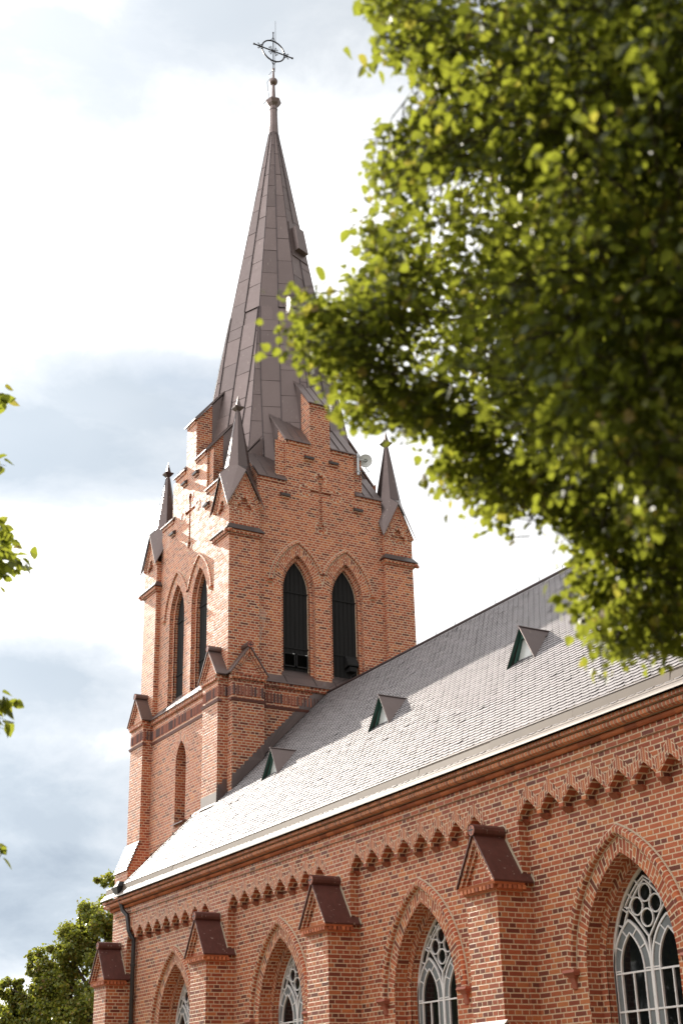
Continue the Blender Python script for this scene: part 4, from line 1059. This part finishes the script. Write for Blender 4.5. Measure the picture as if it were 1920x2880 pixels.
# ------------------------------------------------------------------ trees
LEAFSHAPE = [(0, 0), (.30, .08), (.52, .38), (.40, .72), (.0, 1.12), (-.40, .72), (-.52, .38), (-.30, .08)]
def leaf(mb, p, size, d, n, rnd):
    d = d.normalized(); s = d.cross(n)
    if s.length < 1e-3: s = Vector((1, 0, 0))
    s.normalize(); n = s.cross(d)
    f = random.uniform(.05, .35)
    vs = [tuple(p+s*(x*size)+d*(y*size)+n*(abs(x)*f*size-.12*y*y*size)) for x, y in LEAFSHAPE]
    mb.add(vs, [(0, 1, 2, 3, 4), (0, 4, 5, 6, 7)], rnd=rnd)
def rv(a=1.): return Vector((random.gauss(0, a), random.gauss(0, a), random.gauss(0, a)))
def spray(crown, stem, tip, root, nl, size, tone, hang=.6):
    # a twig from root to tip carrying leaves on both sides
    ax = tip-root; stem.tube([root, root.lerp(tip, .5)+rv(.02), tip], [.004, .003, .0015], 4, False)
    for i in range(nl):
        t = random.uniform(.15, 1.05); p = root.lerp(tip, t)+rv(.035)
        d = (ax.normalized()*.5+rv(.6)+Vector((0, 0, -hang))); nn = rv(.6)+Vector((0, 0, .9))
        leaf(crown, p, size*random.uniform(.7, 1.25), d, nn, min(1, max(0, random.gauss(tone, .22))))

# big lime in front, its trunk beyond the frame
PH = [(975, -60), (1000, 10), (1005, 70), (1030, 120), (1010, 190), (1150, 200), (1170, 270), (1160, 340), (1175, 375), (1080, 385), (1000, 385), (1005, 450), (985, 520), (1010, 565), (985, 640), (970, 740), (940, 800), (900, 835), (860, 805), (770, 815), (772, 835), (830, 880), (790, 910), (850, 925), (785, 985), (830, 1010), (855, 1050), (910, 1055), (880, 1110), (905, 1130), (875, 1165), (890, 1215), (960, 1225), (1000, 1250), (1060, 1225), (1100, 1255), (1170, 1225), (1180, 1290), (1155, 1330), (1200, 1380), (1205, 1440), (1310, 1450), (1320, 1500), (1400, 1530), (1430, 1480), (1500, 1480), (1545, 1520), (1590, 1580), (1570, 1640), (1500, 1660), (1530, 1720), (1620, 1740), (1640, 1800), (1690, 1840), (1640, 1900), (1700, 1935), (1760, 1880), (1850, 1900), (1930, 1840), (2300, 1750), (2500, 900), (2400, -300), (1500, -400)]
tree = thing('lime_tree', 'big leafy lime tree with yellowing leaves hanging over the nave roof', 'tree', (34.2, -10.6, 0))
crown = MB(); stem = MB(); limb = MB()
trunk_top = Vector((34.0, -10.9, 4.2))
limb.tube([(34.2, -10.6, -.1), (34.15, -10.65, .5), (34.1, -10.75, 2.2), tuple(trunk_top), (33.8, -11.2, 6.2), (33.6, -11.5, 8.5)], [.34, .26, .23, .2, .14, .06], 10)
forks = [Vector((34.08, -10.8, 3.2)), trunk_top, Vector((33.9, -11.05, 5.2)), Vector((33.8, -11.2, 6.2)), Vector((33.7, -11.35, 7.4))]
limbs = []
for (u, v, d, k) in ((1250, 900, 8.2, 1), (1000, 920, 7.4, 2), (1450, 500, 8.4, 3), (1200, 150, 7.2, 4), (1700, 1600, 6.0, 0), (1500, 1250, 6.4, 1), (1800, 900, 5.2, 2), (1900, 300, 5.6, 4), (1600, 1750, 7.0, 0), (1350, 1300, 7.4, 1), (1750, 1300, 5.0, 1)):
    e = cp(u, v, d); s0 = forks[k]; mid = s0.lerp(e, .5)+Vector((0, 0, .45))
    pts = [s0.lerp(mid, t).lerp(mid.lerp(e, t), t) for t in (0, .25, .5, .75, 1)]
    limb.tube(pts, [.07, .05, .04, .026, .012], 6); limbs.append(pts)
LP = [q for l in limbs for q in l[1:]]
def edge_dist(x, y):
    b = 1e9
    for i in range(len(PH)-1):
        a, c_ = Vector((*PH[i], 0)), Vector((*PH[i+1], 0)); ab = c_-a; t = max(0, min(1, (Vector((x, y, 0))-a).dot(ab)/max(1e-6, ab.length_squared)))
        b = min(b, (a+ab*t-Vector((x, y, 0))).length)
    return b
random.seed(21)
def crown_spray(tip, n, size, tone):
    near = min(LP, key=lambda q: (q-tip).length); dirn = near-tip; L = max(dirn.length, 1e-3)
    spray(crown, stem, tip, tip+(dirn/L*.28+rv(.06)+Vector((0, 0, .05)))*min(1, L)+RX*.04, n, size, tone, .55)
cl = []; tries = 0
while len(cl) < 330 and tries < 20000:        # leafy clumps with hollows between them
    tries += 1; x, y = random.uniform(740, 2150), random.uniform(-160, 1960)
    if not inside(PH, x, y): continue
    e = edge_dist(x, y)
    if e < 48: continue
    d = 6.2-.4*max(0, min(1, (x-1350)/600))+random.uniform(-1.2, 2.2)*min(1, e/420)
    c_ = cp(x, y, d)
    if any((c_-q).length < (.2 if e < 140 else .33) for q, *_ in cl): continue
    cl.append((c_, max(.07, min(.42, (e-30)/FPX*d)), d))
for (x, y) in ((835, 850), (815, 900), (850, 945), (835, 995), (890, 1040), (905, 900), (920, 960), (950, 1110), (790, 835), (800, 985)): cl.append((cp(x, y, 6.1), .09, 6.1))
for c_, r, d in cl:
    tone = random.gauss(.52, .1)
    u_ = (c_-CAM).dot(RX)/(c_-CAM).dot(FW)*FPX+960
    for i in range(int(4+(10 if u_ < 1480 else 22)*r*r/.12)):
        v = rv().normalized()*random.random()**.45*r; tip = c_+Vector((v.x, v.y, v.z*.8))
        crown_spray(tip, random.randint(8, 12), .037*random.choice((.75, 1, 1, 1.2)), tone)
ns = 0
while ns < 620:                               # loose outer sprays
    x, y = random.uniform(740, 2100), random.uniform(-60, 1960)
    if not inside(PH, x, y): continue
    e = edge_dist(x, y)
    if e < 24 or e > 130: continue
    crown_spray(cp(x, y, 6.2+random.uniform(-.4, .6)), random.randint(7, 11), .037*random.choice((.75, 1, 1, 1.2)), .6); ns += 1
k_ = 0
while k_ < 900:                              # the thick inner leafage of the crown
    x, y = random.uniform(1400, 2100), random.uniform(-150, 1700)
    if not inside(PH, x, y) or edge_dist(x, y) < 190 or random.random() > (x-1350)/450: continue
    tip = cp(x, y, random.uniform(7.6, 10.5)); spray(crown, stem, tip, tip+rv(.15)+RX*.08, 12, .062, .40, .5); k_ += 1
def framed(p):
    q = p-CAM; z = q.dot(FW)
    if z < .3: return False
    return -.29 < q.dot(RX)/z < .29 and -.42 < q.dot(UP)/z < .42
k_ = 0
while k_ < 2300:                              # the crown goes on upwards and eastwards, out of the frame
    p = Vector((33.5, -11.2, 8.6)); v = rv().normalized()*random.random()**.4
    p = p+Vector((v.x*5.2, v.y*4.6, v.z*6.0))
    if framed(p) or (p-CAM).length < 2.2 or p.y > -6.2: continue
    spray(crown, stem, p, p+rv(.25)+Vector((0, 0, .1)), 10, .13, .4, .5); k_ += 1
for (x, y, d) in ((768, 826, 6.0), (800, 850, 6.0), (800, 905, 6.0), (1010, 35, 7), (1005, 185, 7), (1000, 395, 6.6), (985, 640, 6.3), (800, 985, 6.0), (910, 1170, 6.2)):
    tip = cp(x+14, y, d); spray(crown, stem, tip, tip+RX*.22+UP*.05, 6, .06, .7, .5)
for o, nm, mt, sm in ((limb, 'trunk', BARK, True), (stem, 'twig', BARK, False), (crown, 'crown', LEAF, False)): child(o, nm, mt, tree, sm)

# second lime, only its outermost sprays reach into view
random.seed(5)
tree2 = thing('lime_tree', 'lime tree whose small leaf sprays poke into the open sky far from the spire', 'tree', (24.0, -19.6, 0))
crown = MB(); stem = MB(); limb = MB()
limb.tube([(24.0, -19.6, -.1), (24.0, -19.6, .6), (24.05, -19.5, 3), (24.2, -19.3, 6), (24.3, -19.2, 8.5)], [.3, .24, .2, .13, .04], 10)
SPR = [(12, 1110, 2), (22, 1135, 1), (10, 1150, 1), (18, 1310, 2), (45, 1490, 2), (30, 1520, 3), (15, 1490, 3), (60, 1590, 2), (35, 1600, 3), (15, 1625, 4), (92, 1578, 1), (20, 1560, 3), (45, 1560, 2), (55, 1980, 2), (35, 1985, 2), (15, 1990, 2), (18, 2025, 2), (12, 2050, 2), (14, 2395, 2)]
for (u, v, n) in SPR:
    tip = cp(u, v, 10.2+random.uniform(-.3, .3)); spray(crown, stem, tip, tip-RX*.24+UP*.05, n*3+2, .085, .55, .45)
k_ = 0
while k_ < 1300:                              # its body stands outside the frame
    v = rv().normalized()*random.random()**.4; p = Vector((24.2, -20.3, 7.2))+Vector((v.x*4.2, v.y*3.6, v.z*5.2))
    if framed(p) or (p-CAM).dot(FW) < 2: continue
    q = p-CAM
    if q.dot(RX)/q.dot(FW) > -.265: continue
    spray(crown, stem, p, p+rv(.25), 9, .13, .42, .5); k_ += 1
for i in range(300):
    u, v = random.uniform(-900, -45), random.uniform(700, 2600)
    if random.random() < .3 and u > -150: continue
    tip = cp(u, v, random.uniform(9.3, 13)); spray(crown, stem, tip, tip+rv(.2)-RX*.15, 9, .065, .48, .5)
for v in (1130, 1540, 1990, 2400, 1700, 1300):
    e = cp(-60, v, 10.6); s0 = Vector((24.1, -19.45, max(2.2, e.z-2.2))); mid = s0.lerp(e, .5)+Vector((0, 0, .5))
    limb.tube([s0.lerp(mid, t).lerp(mid.lerp(e, t), t) for t in (0, .25, .5, .75, 1)], [.04, .028, .018, .011, .005], 6)
for o, nm, mt, sm in ((limb, 'trunk', BARK, True), (stem, 'twig', BARK, False), (crown, 'crown', LEAF, False)): child(o, nm, mt, tree2, sm)

# lime behind the west end
def far_tree(base, h, rad, blobs, n, size, label, group=None, seed=3, tone=.5):
    random.seed(seed); t = thing('lime_tree', label, 'tree', base, group); B = Vector(base)
    crown = MB(); limb = MB()
    limb.tube([B+Vector((0, 0, -.1)), B+Vector((.05, 0, h*.25)), B+Vector((-.1, .1, h*.55)), B+Vector((0, 0, h*.85))], [.38, .3, .2, .05], 8)
    for (c, r, wgt) in blobs:
        limb.tube([B+Vector((0, 0, h*.3)), B.lerp(c, .6)+Vector((0, 0, h*.2)), c], [.12, .08, .02], 5)
    clumps = []
    tot = sum(b[2] for b in blobs)
    for (c, r, wgt) in blobs:
        for i in range(int(230*wgt/tot)+8):
            v = rv().normalized()*r*random.uniform(.35, 1.0)**.6; clumps.append((c+Vector((v.x, v.y, v.z*.95)), r*random.uniform(.13, .27)))
    for i in range(n):
        c, r = random.choice(clumps); p = c+rv(.5)*r
        leaf(crown, p, size*random.uniform(.6, 1.25), rv(.6)+Vector((0, 0, -.5)), rv(.7)+Vector((0, 0, .6)), min(1, max(0, random.gauss(tone, .24))))
    child(limb, 'trunk', BARK, t, True); child(crown, 'crown', LEAF2, t)
    return t
DT = 58
bl = [(cp(u, v, DT+dd), r, w_) for (u, v, dd, r, w_) in ((235, 2745, 0, 1.6, 3), (130, 2760, 0, 1.0, 1.5), (280, 2720, 1.5, 1.5, 2), (30, 2780, 0, .5, .6), (20, 2900, 0, .9, 1.2), (110, 2710, .5, .6, .9), (190, 2670, 0, .9, 1.3), (150, 2715, 0, .9, 1.3), (100, 2800, 0, 1.0, 1.5), (240, 2640, .5, 1.0, 1.3), (60, 2850, 0, 1.0, 1.5), (290, 2570, 1, 1.0, 1.2), (165, 2820, -.5, 1.6, 3), (300, 2640, .5, 1.5, 3), (322, 2570, 1.5, 1.1, 2), (95, 2870, 0, 1.3, 2), (62, 2800, .6, .8, 1.2), (250, 2860, -1, 1.8, 3), (330, 2760, 0, 1.8, 3), (200, 2960, 0, 2.2, 3), (380, 2900, 1, 2.4, 3), (70, 2990, .5, 1.9, 2), (316, 2500, 2, .75, .9), (180, 2730, .6, .9, 1), (262, 2610, 1, .8, .9), (45, 2870, 0, .8, 1))]
far_tree((-17.6, 2.2, 0), 9.5, 5, bl, 64000, .10, 'bushy green and gold lime tree behind the far corner of the church', None, 3, .62)
# limes of the churchyard south of the nave: they stand in its window glass
YARD = ((4.5, -23.5, 13, 'round lime tree on the churchyard lawn opposite the middle of the nave'), (-4, -21, 14, 'round lime tree on the churchyard lawn opposite the tower foot'),
        (-12.5, -19.5, 13.5, 'round lime tree on the churchyard lawn beyond the tower end'), (10, -30, 15, 'tall lime tree set well back from the nave across the lawn'), (19, -33, 15, 'lime tree of the churchyard row straight south of the nave middle'), (29, -36, 16, 'lime tree of the churchyard row south of the east end of the nave'),
        (37.5, -4.6, 17, 'very tall dark lime tree rising beside the east gable of the nave'), (43, -13, 17, 'tall dark lime tree standing behind the photographer to the east'), (41, -27, 15, 'tall spreading lime tree at the south east corner of the churchyard'))
for i, (x, y, h, lab) in enumerate(YARD):
    B = Vector((x, y, 0)); bl = [(B+Vector((0, 0, h*.58)), h*.32, 3), (B+Vector((1.6, .8, h*.42)), h*.26, 2), (B+Vector((-1.5, -.6, h*.40)), h*.26, 2), (B+Vector((0, -.8, h*.82)), h*.18, 1)]
    far_tree((x, y, 0), h, 4, bl, 4200, .36, lab, 'churchyard limes', 30+i)
# unseen leaf belt, added to block low sky light from south and east
random.seed(77)
belt = MB(); k_ = 0
while k_ < 26000:
    a = radians(random.uniform(-148, 42)); r = random.uniform(27, 36); z = 15.5*random.random()**.9
    z *= .8+.2*sin(a*9)+.1*sin(a*23)
    p = Vector((25+r*cos(a), -5+r*sin(a), z))
    if framed(p): continue
    leaf(belt, p, random.uniform(.4, .75), rv(.6)+Vector((0, 0, -.4)), rv(.7)+Vector((0, 0, .5)), random.random()); k_ += 1
bo = belt.build('light_blocking_belt', LEAF2); tag(bo, 'unseen belt of lime leaves added to block low light on the nave', 'wood', kind='stuff')
